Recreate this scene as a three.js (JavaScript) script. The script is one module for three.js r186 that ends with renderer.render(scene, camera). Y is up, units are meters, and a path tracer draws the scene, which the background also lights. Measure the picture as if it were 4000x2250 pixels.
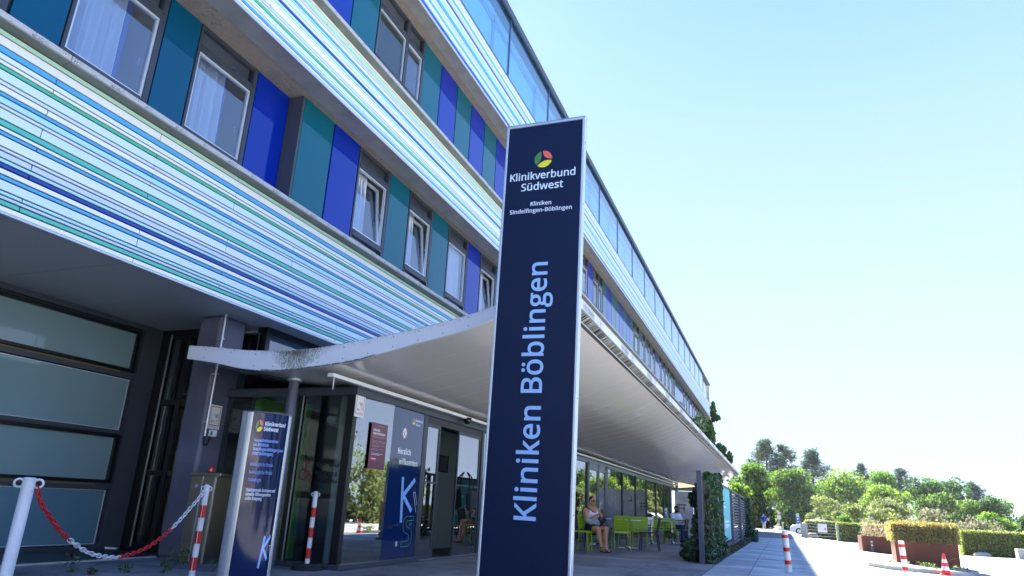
import * as THREE from 'three';
import { mergeGeometries, mergeVertices, toCreasedNormals } from 'three/addons/utils/BufferGeometryUtils.js';
import { RoundedBoxGeometry } from 'three/addons/geometries/RoundedBoxGeometry.js';
import { FontLoader } from 'three/addons/loaders/FontLoader.js';
import { TextGeometry } from 'three/addons/geometries/TextGeometry.js';

// ------------------------------------------------------------------ camera, sky, sun, exposure
const scene = new THREE.Scene();
const camera = new THREE.PerspectiveCamera(45.76, 16 / 9, 0.1, 3000);
camera.position.set(0, 0.95, 0);
camera.up.set(0.06769947, 0.95163906, 0.29966629);
camera.lookAt(-0.34574224, 0.95 + 0.30412138, -0.88767815);
const EXPOSURE = 6.4;
const SUN = new THREE.Vector3(-8, 17, -20).normalize();
const lerp = (a, b, t) => a + (b - a) * t;
const clamp = (v, a, b) => Math.min(b, Math.max(a, v));
const sstep = (a, b, v) => { const t = clamp((v - a) / (b - a), 0, 1); return t * t * (3 - 2 * t); };
function skyTexture() {
  const W = 512, H = 256, d = new Float32Array(W * H * 4);
  for (let r = 0; r < H; r++) for (let c = 0; c < W; c++) {
    const el = ((r + 0.5) / H - 0.5) * Math.PI, ph = (c + 0.5) / W * 2 * Math.PI - Math.PI;
    const x = Math.cos(ph) * Math.cos(el), z = Math.sin(ph) * Math.cos(el), y = Math.sin(el);
    const deg = clamp(el * 180 / Math.PI, 0, 90), K = [0, 16, 27, 38, 60, 90], ramp = a => { let k = 0; while (k < 4 && deg > K[k + 1]) k++; return lerp(a[k], a[k + 1], (deg - K[k]) / (K[k + 1] - K[k])); };
    const g = Math.acos(clamp(x * SUN.x + y * SUN.y + z * SUN.z, -1, 1));
    let col = [ramp([0.98, 0.76, 0.60, 0.42, 0.24, 0.15]), ramp([1.22, 1.02, 0.90, 0.76, 0.55, 0.45]), ramp([1.7, 1.62, 1.58, 1.52, 1.45, 1.4])];
    const side = sstep(0.75, 1.7, g) * sstep(6, 30, deg); col = [col[0] * lerp(1, 0.46, side), col[1] * lerp(1, 0.74, side), col[2] * lerp(1, 1.12, side)];   // deeper blue away from the sun
    const glow = 0.16 * Math.exp(-g / 0.2) + 0.05 * Math.exp(-g / 0.5);
    col = col.map((v, k) => (v + glow * [1, 0.98, 0.9][k]) / EXPOSURE);
    const o = (r * W + c) * 4;
    d[o] = col[0]; d[o + 1] = col[1]; d[o + 2] = col[2]; d[o + 3] = 1;
  }
  const t = new THREE.DataTexture(d, W, H, THREE.RGBAFormat, THREE.FloatType);
  t.mapping = THREE.EquirectangularReflectionMapping; t.magFilter = THREE.LinearFilter; t.minFilter = THREE.LinearFilter;
  t.wrapS = THREE.RepeatWrapping; t.needsUpdate = true;
  return t;
}
scene.background = skyTexture();
scene.environment = scene.background;
const sun = new THREE.DirectionalLight(new THREE.Color(1, 0.95, 0.87), 5);
sun.position.copy(SUN).multiplyScalar(150); sun.target.position.set(0, 0, 0);
sun.castShadow = true; sun.shadow.mapSize.set(4096, 4096); sun.shadow.radius = 1;
Object.assign(sun.shadow.camera, { left: -120, right: 120, top: 120, bottom: -120, near: 1, far: 500 });
sun.position.add(new THREE.Vector3(0, 0, -50)); sun.target.position.set(0, 0, -50);
scene.add(sun, sun.target);
scene.fog = new THREE.FogExp2(new THREE.Color(0.80, 0.88, 0.95), 0.0002);

// ------------------------------------------------------------------ helpers
function rng(seed) { let s = seed >>> 0; return () => { s = (s + 0x6D2B79F5) >>> 0; let t = s; t = Math.imul(t ^ (t >>> 15), t | 1); t ^= t + Math.imul(t ^ (t >>> 7), t | 61); return ((t ^ (t >>> 14)) >>> 0) / 4294967296; }; }
const names = {};
function numbered(n) { n = n.replace(/_\d{3}$/, ''); const k = names[n] = (names[n] ?? -1) + 1; return k ? n + '_' + String(k).padStart(3, '0') : n; }
function tag(o, label, category, group) { o.userData = { label, category }; if (group) o.userData.group = group; return o; }
function thing(name, label, category, pos = [0, 0, 0], turn = 0, group) {
  const o = new THREE.Group(); o.name = numbered(name); o.position.set(...pos); o.rotation.y = turn; scene.add(o); return tag(o, label, category, group);
}
function shade(o) { o.traverse(m => { if (m.isMesh) { m.castShadow = m.receiveShadow = true; } }); return o; }
function part(name, geo, mat, parent, label) {
  const g = Array.isArray(geo) ? merge(geo) : geo;
  const m = new THREE.Mesh(g, mat); m.name = name; m.castShadow = m.receiveShadow = true; parent.add(m);
  if (label) m.userData.label = label;
  return m;
}
function solo(name, geo, mat, label, category, group, pos, turn) {      // a thing that is one mesh
  const m = part(numbered(name), geo, mat, scene); if (pos) m.position.set(...pos); if (turn) m.rotation.y = turn;
  return tag(m, label, category, group);
}
function struct(name, geo, mat) { const m = part(numbered(name), geo, mat, scene); m.userData.kind = 'structure'; return m; }
function dup(src, pos, turn, label, group) {
  const o = src.clone(); o.name = numbered(src.name); o.position.set(...pos); o.rotation.y = turn; scene.add(o);
  o.userData = { ...src.userData, label }; if (group) o.userData.group = group; return o;
}
function merge(list) {
  const l = list.map(g => { const q = g.index ? g.toNonIndexed() : g; for (const k of Object.keys(q.attributes)) if (!['position', 'normal', 'uv', 'color'].includes(k)) q.deleteAttribute(k); if (!q.attributes.uv) q.setAttribute('uv', new THREE.BufferAttribute(new Float32Array(q.attributes.position.count * 2), 2)); return q; });
  return mergeGeometries(l, false);
}
function wuv(g, s = 1) {                                              // uv in metres from position, by the face's main direction
  const p = g.attributes.position, n = g.attributes.normal, uv = new Float32Array(p.count * 2);
  for (let i = 0; i < p.count; i++) {
    const ax = Math.abs(n.getX(i)), ay = Math.abs(n.getY(i)), az = Math.abs(n.getZ(i));
    const [u, v] = ax > ay && ax > az ? [p.getZ(i), p.getY(i)] : ay > az ? [p.getX(i), p.getZ(i)] : [p.getX(i), p.getY(i)];
    uv[i * 2] = u * s; uv[i * 2 + 1] = v * s;
  }
  g.setAttribute('uv', new THREE.BufferAttribute(uv, 2)); return g;
}
const bx = (x0, x1, y0, y1, z0, z1) => { const g = new THREE.BoxGeometry(Math.abs(x1 - x0), Math.abs(y1 - y0), Math.abs(z1 - z0)); g.translate((x0 + x1) / 2, (y0 + y1) / 2, (z0 + z1) / 2); return wuv(g); };
const rbx = (x0, x1, y0, y1, z0, z1, r = 0.01, s = 2) => { const g = new RoundedBoxGeometry(Math.abs(x1 - x0), Math.abs(y1 - y0), Math.abs(z1 - z0), s, r); g.translate((x0 + x1) / 2, (y0 + y1) / 2, (z0 + z1) / 2); return wuv(g); };
// facade box: X is the distance of the plane from the camera's line (west), depth goes into the building
const fb = (X0, X1, y0, y1, z0, z1) => bx(-X1, -X0, y0, y1, Math.min(z0, z1), Math.max(z0, z1));
const V = (x, y, z) => new THREE.Vector3(x, y, z);
function tube(pts, r, seg = 8, n) { const c = new THREE.CatmullRomCurve3(pts.map(p => V(...p)), false, 'catmullrom', 0.3); return new THREE.TubeGeometry(c, n || pts.length * 5, r, seg, false); }
function rod(a, b, r, r2 = r, seg = 10) {
  const A = V(...a), Bv = V(...b), d = Bv.clone().sub(A), g = new THREE.CylinderGeometry(r2, r, d.length(), seg);
  g.applyQuaternion(new THREE.Quaternion().setFromUnitVectors(V(0, 1, 0), d.clone().normalize())); g.translate(...A.add(Bv).multiplyScalar(0.5).toArray()); return g;
}
function ext(shape, depth, bevel = 0) { return new THREE.ExtrudeGeometry(shape, { depth, bevelEnabled: bevel > 0, bevelThickness: bevel, bevelSize: bevel, bevelSegments: 2, curveSegments: 16 }); }
// terrain: level at the entrance, then falling gently to the north and east
function gy(x, z) {
  let y = -0.0065 * clamp(-z - 18, 0, 60) - 0.07 * clamp(x - 1, 0, 3.2);
  y -= 0.055 * clamp(x - 14, 0, 200) * sstep(-30, -75, z);
  return y;
}

// ------------------------------------------------------------------ textures
function noiseGrid(n, seed) { const r = rng(seed), a = new Float32Array(n * n); for (let i = 0; i < n * n; i++) a[i] = r(); return (u, v) => { u = (u % 1 + 1) % 1 * n; v = (v % 1 + 1) % 1 * n; const x = Math.floor(u), y = Math.floor(v), fx = u - x, fy = v - y, sx = fx * fx * (3 - 2 * fx), sy = fy * fy * (3 - 2 * fy), X = (x + 1) % n, Y = (y + 1) % n; return lerp(lerp(a[y % n * n + x % n], a[y % n * n + X], sx), lerp(a[Y * n + x % n], a[Y * n + X], sx), sy); }; }
function fbm(seed, base = 4, oct = 5) { const f = []; for (let i = 0; i < oct; i++) f.push(noiseGrid(Math.min(256, base << i), seed + i * 17)); return (u, v) => { let s = 0, a = 0.5, t = 0; for (const q of f) { s += q(u, v) * a; t += a; a *= 0.55; } return s / t; }; }
function dataTex(W, H, fn, srgb = true, repeat = 1) {
  const d = new Uint8Array(W * H * 4);
  for (let j = 0; j < H; j++) for (let i = 0; i < W; i++) { const c = fn((i + 0.5) / W, (j + 0.5) / H), o = (j * W + i) * 4; for (let k = 0; k < 3; k++) d[o + k] = clamp(Math.round(c[k] * 255), 0, 255); d[o + 3] = 255; }
  const t = new THREE.DataTexture(d, W, H, THREE.RGBAFormat); t.wrapS = t.wrapT = THREE.RepeatWrapping; t.magFilter = THREE.LinearFilter; t.minFilter = THREE.LinearMipmapLinearFilter; t.generateMipmaps = true;
  if (srgb) t.colorSpace = THREE.SRGBColorSpace; t.repeat.set(repeat, repeat); t.needsUpdate = true; return t;
}
function canvasTex(W, H, draw) {
  const c = document.createElement('canvas'); c.width = W; c.height = H; const g = c.getContext('2d'); draw(g, W, H);
  const t = new THREE.CanvasTexture(c); t.colorSpace = THREE.SRGBColorSpace; t.anisotropy = 8; return t;
}
const fA = fbm(3, 4, 6), fB = fbm(91, 8, 5), fC = fbm(191, 64, 2);
const mottle = (lo, hi, speck = 0.06) => (u, v) => { const m = lerp(lo, hi, clamp(fA(u, v) * 1.5 - 0.25, 0, 1)) + (fC(u * 3, v * 3) - 0.5) * speck; return [m, m, m]; };
const tMottle = dataTex(512, 512, mottle(0.80, 1.0, 0.08), true, 0.5);
const tConcrete = dataTex(512, 512, (u, v) => { const m = lerp(0.74, 1.0, clamp(fA(u, v) * 1.6 - 0.3, 0, 1)) + (fC(u * 4, v * 4) - 0.5) * 0.12; const stain = sstep(0.62, 0.78, fB(u, v)) * 0.16; return [m - stain, m - stain * 0.95, m - stain * 0.9]; }, true, 0.35);
const tFine = dataTex(256, 256, (u, v) => { const m = fC(u * 2, v * 2) * 0.6 + fB(u, v) * 0.4; return [m, m, m]; }, false, 1.2);
const tSpeckle = dataTex(512, 512, (u, v) => { let m = 0.90 + (fC(u, v) - 0.5) * 0.10; const s = fC(u * 2 + 0.37, v * 2 + 0.11) * fB(u, v); if (s > 0.40) m -= sstep(0.40, 0.5, s) * 0.55; const li = sstep(0.70, 0.8, fA(u + 0.3, v)) * sstep(0.55, 0.7, fC(u * 2, v * 2)) * 0.3; return [m, m - li * 0.4, m - li]; }, true, 1.0);
const tSoffit = dataTex(512, 512, (u, v) => { let m = 0.92 + (fC(u, v) - 0.5) * 0.12; if (fC(u * 2, v * 2) * fB(u, v) > 0.50) m *= 0.72; const w = sstep(0.6, 0.8, fA(u, v)) * 0.08; return [m - w, m - w, m - w]; }, true, 0.5);

// ------------------------------------------------------------------ materials
const S = (color, rough = 0.6, o = {}) => new THREE.MeshStandardMaterial({ color, roughness: rough, ...o });
const P = (color, rough = 0.4, o = {}) => new THREE.MeshPhysicalMaterial({ color, roughness: rough, ...o });
const M = {
  anthracite: S('#3f4651', 0.45, { bumpMap: tFine, bumpScale: 0.0004 }), black: S('#0d0f12', 0.4), frame: S('#3d4450', 0.4, { metalness: 0.25 }), frameLight: S('#6b7684', 0.38, { metalness: 0.35 }),
  alu: S('#b9c2cc', 0.32, { metalness: 0.85 }), aluPaint: S('#c9d3dc', 0.35, { metalness: 0.3 }), steel: S('#9a958a', 0.28, { metalness: 1, bumpMap: tFine, bumpScale: 0.0003 }), chrome: S('#d4d7da', 0.12, { metalness: 1 }),
  white: P('#e9ecee', 0.45, { map: tMottle }), whiteGloss: P('#eef0f1', 0.25, { clearcoat: 0.5, clearcoatRoughness: 0.15 }), cream: S('#d8d2c4', 0.8), interior: S('#bdb7a8', 0.9), interiorDark: S('#565452', 0.9),
  room: S('#cfc9bc', 0.9), floorDark: S('#3a3a3a', 0.5), green: S('#55b411', 0.6), column: P('#62667c', 0.42, { map: tMottle, bumpMap: tFine, bumpScale: 0.0008 }),
  concrete: S('#a9aba6', 0.85, { map: tConcrete, bumpMap: tFine, bumpScale: 0.002 }), slab: S('#c3c5c2', 0.8, { map: tConcrete, bumpMap: tFine, bumpScale: 0.0015 }), slabDark: S('#8e9094', 0.78, { map: tConcrete, bumpMap: tFine, bumpScale: 0.0015 }), slabDarker: S('#75777d', 0.75, { map: tConcrete }),
  joint: S('#3a3b3c', 0.95), speckle: S('#cdd0d2', 0.8, { map: tSpeckle, bumpMap: tFine, bumpScale: 0.002 }), soffitConcrete: S('#a0968a', 0.9, { map: tSoffit }), soffitMetal: S('#8b8780', 0.55, { map: tMottle }), cornicePlate: S('#8f928a', 0.6, { map: tMottle }),
  glass: P('#dfe9f6', 0.0, { transmission: 1, thickness: 0, ior: 2.0, side: THREE.DoubleSide }), glassDark: P('#d3dedf', 0.0, { transmission: 1, thickness: 0, ior: 1.55 }), glassMirror: P('#a0acac', 0.0, { transmission: 1, thickness: 0, ior: 3.3 }),
  glassRoof: P('#d2eefc', 0.02, { transmission: 1, thickness: 0, ior: 1.8 }),
  curtain: P('#f8f9fb', 0.9, { transmission: 0.25, thickness: 0, side: THREE.DoubleSide }), asphalt: S('#d0cfcb', 0.9, { map: tConcrete }), kerb: S('#c6c4bd', 0.85, { map: tConcrete }),
  panelTeal: P('#014a6c', 0.05, { ior: 1.46, specularColor: new THREE.Color(0.45, 0.8, 1) }), panelBlue: P('#04289a', 0.05, { ior: 1.46, specularColor: new THREE.Color(0.5, 0.8, 1) }), panelTeal2: P('#015a6e', 0.06, { ior: 1.46, specularColor: new THREE.Color(0.45, 0.8, 1) }), panelBlue2: P('#062a9c', 0.06, { ior: 1.46, specularColor: new THREE.Color(0.5, 0.8, 1) }),
  red: P('#c4181c', 0.4), redSign: P('#c8202a', 0.5), lime: P('#93b808', 0.42, { clearcoat: 0.2 }), darkChair: P('#2a2d33', 0.45), navy: P('#0d1f4d', 0.3), rubber: S('#17191c', 0.8), bark: S('#4a3a2a', 0.95), soil: S('#5a4a38', 1), wood: S('#5d6270', 0.8, { map: tMottle, bumpMap: tFine, bumpScale: 0.001 }),
};
const HEX = { white: '#f4f8f4', ice: '#e6f4f3', pale: '#d8f0f1', cyan: '#b8eaee', lav: '#cfdff0', lilac: '#dceaf1', mint: '#c4eedb', blue: '#52b0e2', teal: '#55c4b2', navy: '#0840a6', green: '#4cc298' };
const PLANK = Object.fromEntries(Object.entries(HEX).map(([k, c]) => [k, P(c, 0.32, { clearcoat: 0.35, clearcoatRoughness: 0.12 })]));
// ------------------------------------------------------------------ ground
function sheet(x0, x1, z0, z1, nx, nz, lift, uvs = 1) {
  const g = new THREE.PlaneGeometry(x1 - x0, z1 - z0, nx, nz); g.rotateX(-Math.PI / 2); g.translate((x0 + x1) / 2, 0, (z0 + z1) / 2);
  const p = g.attributes.position; for (let i = 0; i < p.count; i++) p.setY(i, gy(p.getX(i), p.getZ(i)) + lift);
  g.computeVertexNormals(); return wuv(g, uvs);
}
const tDry = dataTex(512, 512, (u, v) => { const a = fA(u, v), b = fC(u * 2, v * 2); return [lerp(0.42, 0.66, a) + (b - 0.5) * 0.15, lerp(0.40, 0.58, a) + (b - 0.5) * 0.15, lerp(0.24, 0.38, a) + (b - 0.5) * 0.1]; }, true, 0.2);
const dryMat = S('#ffffff', 1, { map: tDry });
struct('ground', sheet(-700, 700, -900, 300, 140, 120, -1.1), dryMat);
struct('ground', sheet(-60, 60, -170, 40, 240, 260, -0.03), dryMat);
struct('road', sheet(-1.28, 7.92, -76, 24, 230, 200, 0.0), M.asphalt);
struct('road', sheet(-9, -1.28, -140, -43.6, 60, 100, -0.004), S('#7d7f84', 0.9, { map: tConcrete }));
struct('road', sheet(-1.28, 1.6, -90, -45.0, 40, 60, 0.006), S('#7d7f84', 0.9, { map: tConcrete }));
struct('road', sheet(7.92, 34, -40.5, 24, 40, 120, 0.0), M.asphalt);
struct('road', sheet(-9, 22, -130, -76, 40, 40, -0.012), M.asphalt);
struct('pavement', sheet(-14, -1.28, -46, 24, 20, 70, -0.016), M.joint);
const slabGeo = (x0, x1, z0, z1, th = 0.06, lift = 0.012) => {
  const g = rbx(x0, x1, -th, 0, z0, z1, 0.004, 1), p = g.attributes.position;
  for (let i = 0; i < p.count; i++) p.setY(i, p.getY(i) + gy(p.getX(i), p.getZ(i)) + lift); return g;
};
{ // the pale slabs of the footpath, two rows
  const path = new THREE.Group(); path.name = 'footpath'; path.userData.kind = 'structure'; scene.add(path); const r = rng(5);
  const tones = ['#c6c8c5', '#bfc1bf', '#cccdc9', '#b9bcbb'].map(c => S(c, 0.8, { map: tConcrete, bumpMap: tFine, bumpScale: 0.0015 }));
  for (let k = 0; k < 28; k++) { const z1 = 7 - k * 1.85, z0 = z1 - 1.84; for (const [a, b] of [[-1.262, -0.585], [-0.573, 0.99]]) part('paving_slab', slabGeo(a, b, z0, z1), tones[Math.floor(r() * 4)], path); }
  part('joint', sheet(-1.28, 0.995, -44.9, 7, 6, 60, 0.004), M.joint, path);
}
{ // terrace slabs below the canopy and by the doors, tones darkened for canopy shade
  const terrace = new THREE.Group(); terrace.name = 'terrace'; terrace.userData.kind = 'structure'; scene.add(terrace); const r = rng(8);
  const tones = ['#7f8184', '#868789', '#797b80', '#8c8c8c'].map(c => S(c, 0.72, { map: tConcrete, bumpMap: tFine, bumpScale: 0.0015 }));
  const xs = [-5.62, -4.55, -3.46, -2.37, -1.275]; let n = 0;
  for (let k = 0; k < 23; k++) for (let j = 0; j < 4; j++) {
    const z1 = 4.2 - k * 2.1 - (j % 2) * 1.05, dark = k === 7 && j === 3;
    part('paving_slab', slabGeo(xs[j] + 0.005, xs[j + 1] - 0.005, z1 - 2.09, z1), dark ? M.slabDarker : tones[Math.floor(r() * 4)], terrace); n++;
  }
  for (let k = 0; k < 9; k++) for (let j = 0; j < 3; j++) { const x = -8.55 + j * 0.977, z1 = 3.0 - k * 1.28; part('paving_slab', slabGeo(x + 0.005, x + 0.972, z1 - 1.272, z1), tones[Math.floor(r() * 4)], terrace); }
  part('kerb_strip', [rbx(-8.62, -8.56, -0.05, 0.03, -8.2, 3, 0.006)], M.kerb, terrace);
  const tGrate = dataTex(128, 128, (u, v) => { const d = Math.abs(((u + v) * 8) % 1 - 0.5), e = Math.abs(((u - v + 4) * 8) % 1 - 0.5); const m = d < 0.13 || e < 0.13 ? 0.95 : 0.35; return [m, m, m]; }, true, 5);
  part('floor_grating', bx(-10.2, -8.62, -0.05, 0.014, -8.7, 3), S('#6d7276', 0.45, { metalness: 0.5, map: tGrate, bumpMap: tGrate, bumpScale: 0.004 }), terrace);
  part('drain_grating', bx(-5.75, -5.625, -0.05, 0.012, -22, -8.62), S('#5b6066', 0.45, { metalness: 0.5, map: tGrate, bumpMap: tGrate, bumpScale: 0.004 }), terrace);
}
{ // planting strip along the fence
  struct('planting_bed', sheet(-1.75, -1.266, -46, -15.3, 4, 40, 0.03), S('#5b4a38', 1, { map: tDry }));
}

// ------------------------------------------------------------------ hospital building
const H = thing('hospital_building', 'long hospital wing with blue and green striped cladding bands and blue window panels', 'building', [0, 0, 0]);
const ZN = 14, ZF = -92;
// solid core, floors, roof
part('wall', [fb(13, 26, 0, 17.4, ZN, ZF), fb(7.62, 13, 0, 17, ZN + 0.25, ZN), fb(7.62, 13, 3.72, 17, ZF + 0.2, ZF)], M.room, H);
part('floor_slab', [fb(7.56, 13, 3.76, 5.55, ZN, ZF + 0.2), fb(7.56, 13, 8.36, 9.70, ZN, ZF + 0.2), fb(7.56, 13, 12.80, 14.46, ZN, ZF + 0.2)], M.room, H);
{ const ws = []; for (let z = -2.1; z > ZF; z -= 4.43) ws.push(fb(8.75, 13, 5.55, 8.36, z, z - 0.12), fb(8.75, 13, 9.7, 12.8, z - 0.9, z - 1.02)); part('partition_wall', ws, M.room, H); }
part('backing_board', [fb(7.53, 7.56, 3.70, 5.612, ZN, ZF), fb(7.53, 7.56, 8.40, 9.75, ZN, ZF), fb(7.53, 7.56, 12.77, 14.5, ZN, ZF)], S('#131f26', 0.85), H);
// striped bands
const Y1 = [5.613, 5.545, 5.432, 5.356, 5.283, 5.232, 5.181, 5.067, 5.016, 4.941, 4.895, 4.815, 4.769, 4.652, 4.581, 4.531, 4.485, 4.365, 4.32, 4.245, 4.195, 4.141, 4.072, 4.021, 3.907, 3.859, 3.812, 3.751, 3.685];
const C1 = 'mint white blue ice white green pale lilac white blue cyan lilac pale teal white blue ice lilac lav cyan navy white blue pale cyan lav teal white'.split(' ');
const F1 = [2, 1, 0, 2, 0, 1, 2, 1, 0, 1, 2, 1, 0, 1, 2, 0, 2, 1, 0, 2, 0, 1, 2, 1, 0, 2, 0, 1];
const Y2 = [9.755, 9.69, 9.574, 9.491, 9.419, 9.369, 9.315, 9.203, 9.136, 9.075, 9.001, 8.951, 8.834, 8.763, 8.713, 8.655, 8.546, 8.496, 8.443, 8.394];
const C2 = 'white mint lav white blue cyan pale ice navy cyan white white lav ice green pale lilac blue white'.split(' ');
const F2 = [1, 0, 2, 1, 2, 0, 1, 0, 2, 1, 0, 2, 2, 1, 0, 1, 0, 2, 1];
const Y3 = [14.508, 14.456, 14.392, 14.328, 14.222, 14.128, 14.055, 13.994, 13.929, 13.844, 13.764, 13.653, 13.574, 13.428, 13.373, 13.308, 13.269, 13.2, 13.104, 13.0, 12.928, 12.797];
const C3 = 'lilac white lav white teal pale lilac lav navy white cyan pale blue ice lav white lilac teal white cyan navy'.split(' ').concat(['white']);
const GAPS = 0.016, LEN = 4.43, J0 = [-4.45, -5.925, -7.4];
function plankBand(Y, C, F, zKeep) {
  const far = [];
  for (let i = 0; i < Y.length - 1; i++) {
    const y1 = Y[i] - GAPS / 2, y0 = Y[i + 1] + GAPS / 2, hgt = y1 - y0, f = J0[F[i % F.length]];
    const geo = rbx(-7.53, -7.5, y0, y1, -(LEN - 0.012) / 2, (LEN - 0.012) / 2, Math.min(0.004, hgt / 3), 1);
    for (let k = -4; k < 21; k++) {
      const zt = f - k * LEN, zc = zt - LEN / 2; if (zt > ZN + 2 || zt - LEN < ZF - 2) continue;
      const key = C[i % C.length];
      if (zt <= zKeep[0] && zt > zKeep[1]) { const m = part('cladding_plank', geo, PLANK[key], H); m.position.z = zc; }
      else {
        const a = Math.min(ZN, zt - 0.006), b = Math.max(ZF, zt - LEN + 0.006); if (a - b < 0.05) continue;
        const g = bx(-7.53, -7.5, y0, y1, b, a), c = new THREE.Color(HEX[key]), col = new Float32Array(g.attributes.position.count * 3);
        for (let q = 0; q < col.length; q += 3) { col[q] = c.r; col[q + 1] = c.g; col[q + 2] = c.b; } g.setAttribute('color', new THREE.BufferAttribute(col, 3)); far.push(g);
      }
    }
  }
  const m = part('cladding_plank', far, P('#ffffff', 0.32, { vertexColors: true, clearcoat: 0.35, clearcoatRoughness: 0.12 }), H); m.userData.kind = 'stuff';
}
plankBand(Y1, C1, F1, [0.2, -27]);
plankBand(Y2, C2, F2, [-3, -25.2]);
plankBand(Y3, C3, F2, [-500, -501]);
// lips, sills, soffits
for (let z = -0.02 + LEN * 3; z > ZF; z -= LEN) {
  const a = Math.min(z, ZN), b = Math.max(z - LEN + 0.008, ZF);
  part('sill_slab', rbx(-8.45, -7.33, 5.630, 5.705, b, a, 0.006, 1), M.speckle, H);
  part('sill_slab', rbx(-8.12, -7.33, 9.775, 9.86, b, a, 0.006, 1), M.speckle, H);
  part('sill_plate', fb(7.335, 7.6, 5.614, 5.628, a, b), M.cornicePlate, H);
  part('sill_plate', fb(7.335, 7.6, 9.757, 9.773, a, b), M.cornicePlate, H);
  part('soffit_panel', fb(7.5, 7.93, 8.335, 8.352, a - 1.3, b - 1.3), S('#9a9a9c', 0.5, { map: tMottle }), H);
  part('soffit_panel', fb(7.5, 7.86, 12.735, 12.752, a - 2.2, b - 2.2), S('#a5a29d', 0.5, { map: tMottle }), H);
}
part('soffit', [fb(7.93, 8.5, 8.345, 8.362, ZN, ZF), fb(7.86, 8.2, 12.745, 12.80, ZN, ZF)], M.soffitConcrete, H);
part('drip_edge', [fb(7.488, 7.505, 8.325, 8.392, ZN, ZF), fb(7.488, 7.505, 12.725, 12.795, ZN, ZF)], M.aluPaint, H);
part('drip_edge', [fb(7.49, 7.53, 3.660, 3.683, ZN, ZF)], M.aluPaint, H);
const tPerf = dataTex(256, 256, (u, v) => { const a = (u * 32) % 1 - 0.5, b = (v * 32 + (Math.floor(u * 32) % 2) * 0.5) % 1 - 0.5; const m = a * a + b * b < 0.075 ? 0.5 : 1; return [m, m, m]; }, true, 1.5);
for (let z = -0.01 + LEN; z > -60; z -= LEN / 3) part('soffit_panel', fb(7.535, 10.5, 3.69, 3.71, z, z - LEN / 3 + 0.012), S('#c0c4ca', 0.42, { map: tPerf }), H);
part('soffit', fb(7.53, 13, 3.72, 3.75, ZN, ZF), M.joint, H);
// window rows: wall panels and windows
function wallPanel(X, z0, z1, y0, y1, mat) { const m = part('wall_panel', rbx(-X - 0.05, -X, y0, y1, z1 + 0.012, z0 - 0.012, 0.004, 1), mat, H); return m; }
function curtainGeo(X, z0, z1, y0, y1, seed, amp = 0.09) {
  const n = 90, r = rng(seed), ph = r() * 9, pos = [], idx = [], uv = [];
  for (let i = 0; i <= n; i++) { const t = i / n, z = lerp(z0, z1, t); const o = 0.8 * amp * (Math.sin(t * 36 + ph + 2 * Math.sin(t * 9 + ph)) + 0.45 * Math.sin(t * 71 + ph * 2) + 0.4 * Math.sin(t * 17)); for (let j = 0; j <= 4; j++) { const v = j / 4; pos.push(-X - 0.24 - o * (0.45 + 0.55 * (1 - v)), lerp(y0, y1, v), z); uv.push(t, v); } }
  for (let i = 0; i < n; i++) for (let j = 0; j < 4; j++) { const a = i * 5 + j; idx.push(a, a + 5, a + 1, a + 1, a + 5, a + 6); }
  const g = new THREE.BufferGeometry(); g.setAttribute('position', new THREE.Float32BufferAttribute(pos, 3)); g.setAttribute('uv', new THREE.Float32BufferAttribute(uv, 2)); g.setIndex(idx); g.computeVertexNormals(); return g;
}
const handleGeo = (X, y, z) => [rod([-X - 0.03, y, z], [-X + 0.015, y, z], 0.012), rod([-X + 0.012, y + 0.02, z], [-X + 0.02, y - 0.11, z], 0.01)];
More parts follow.
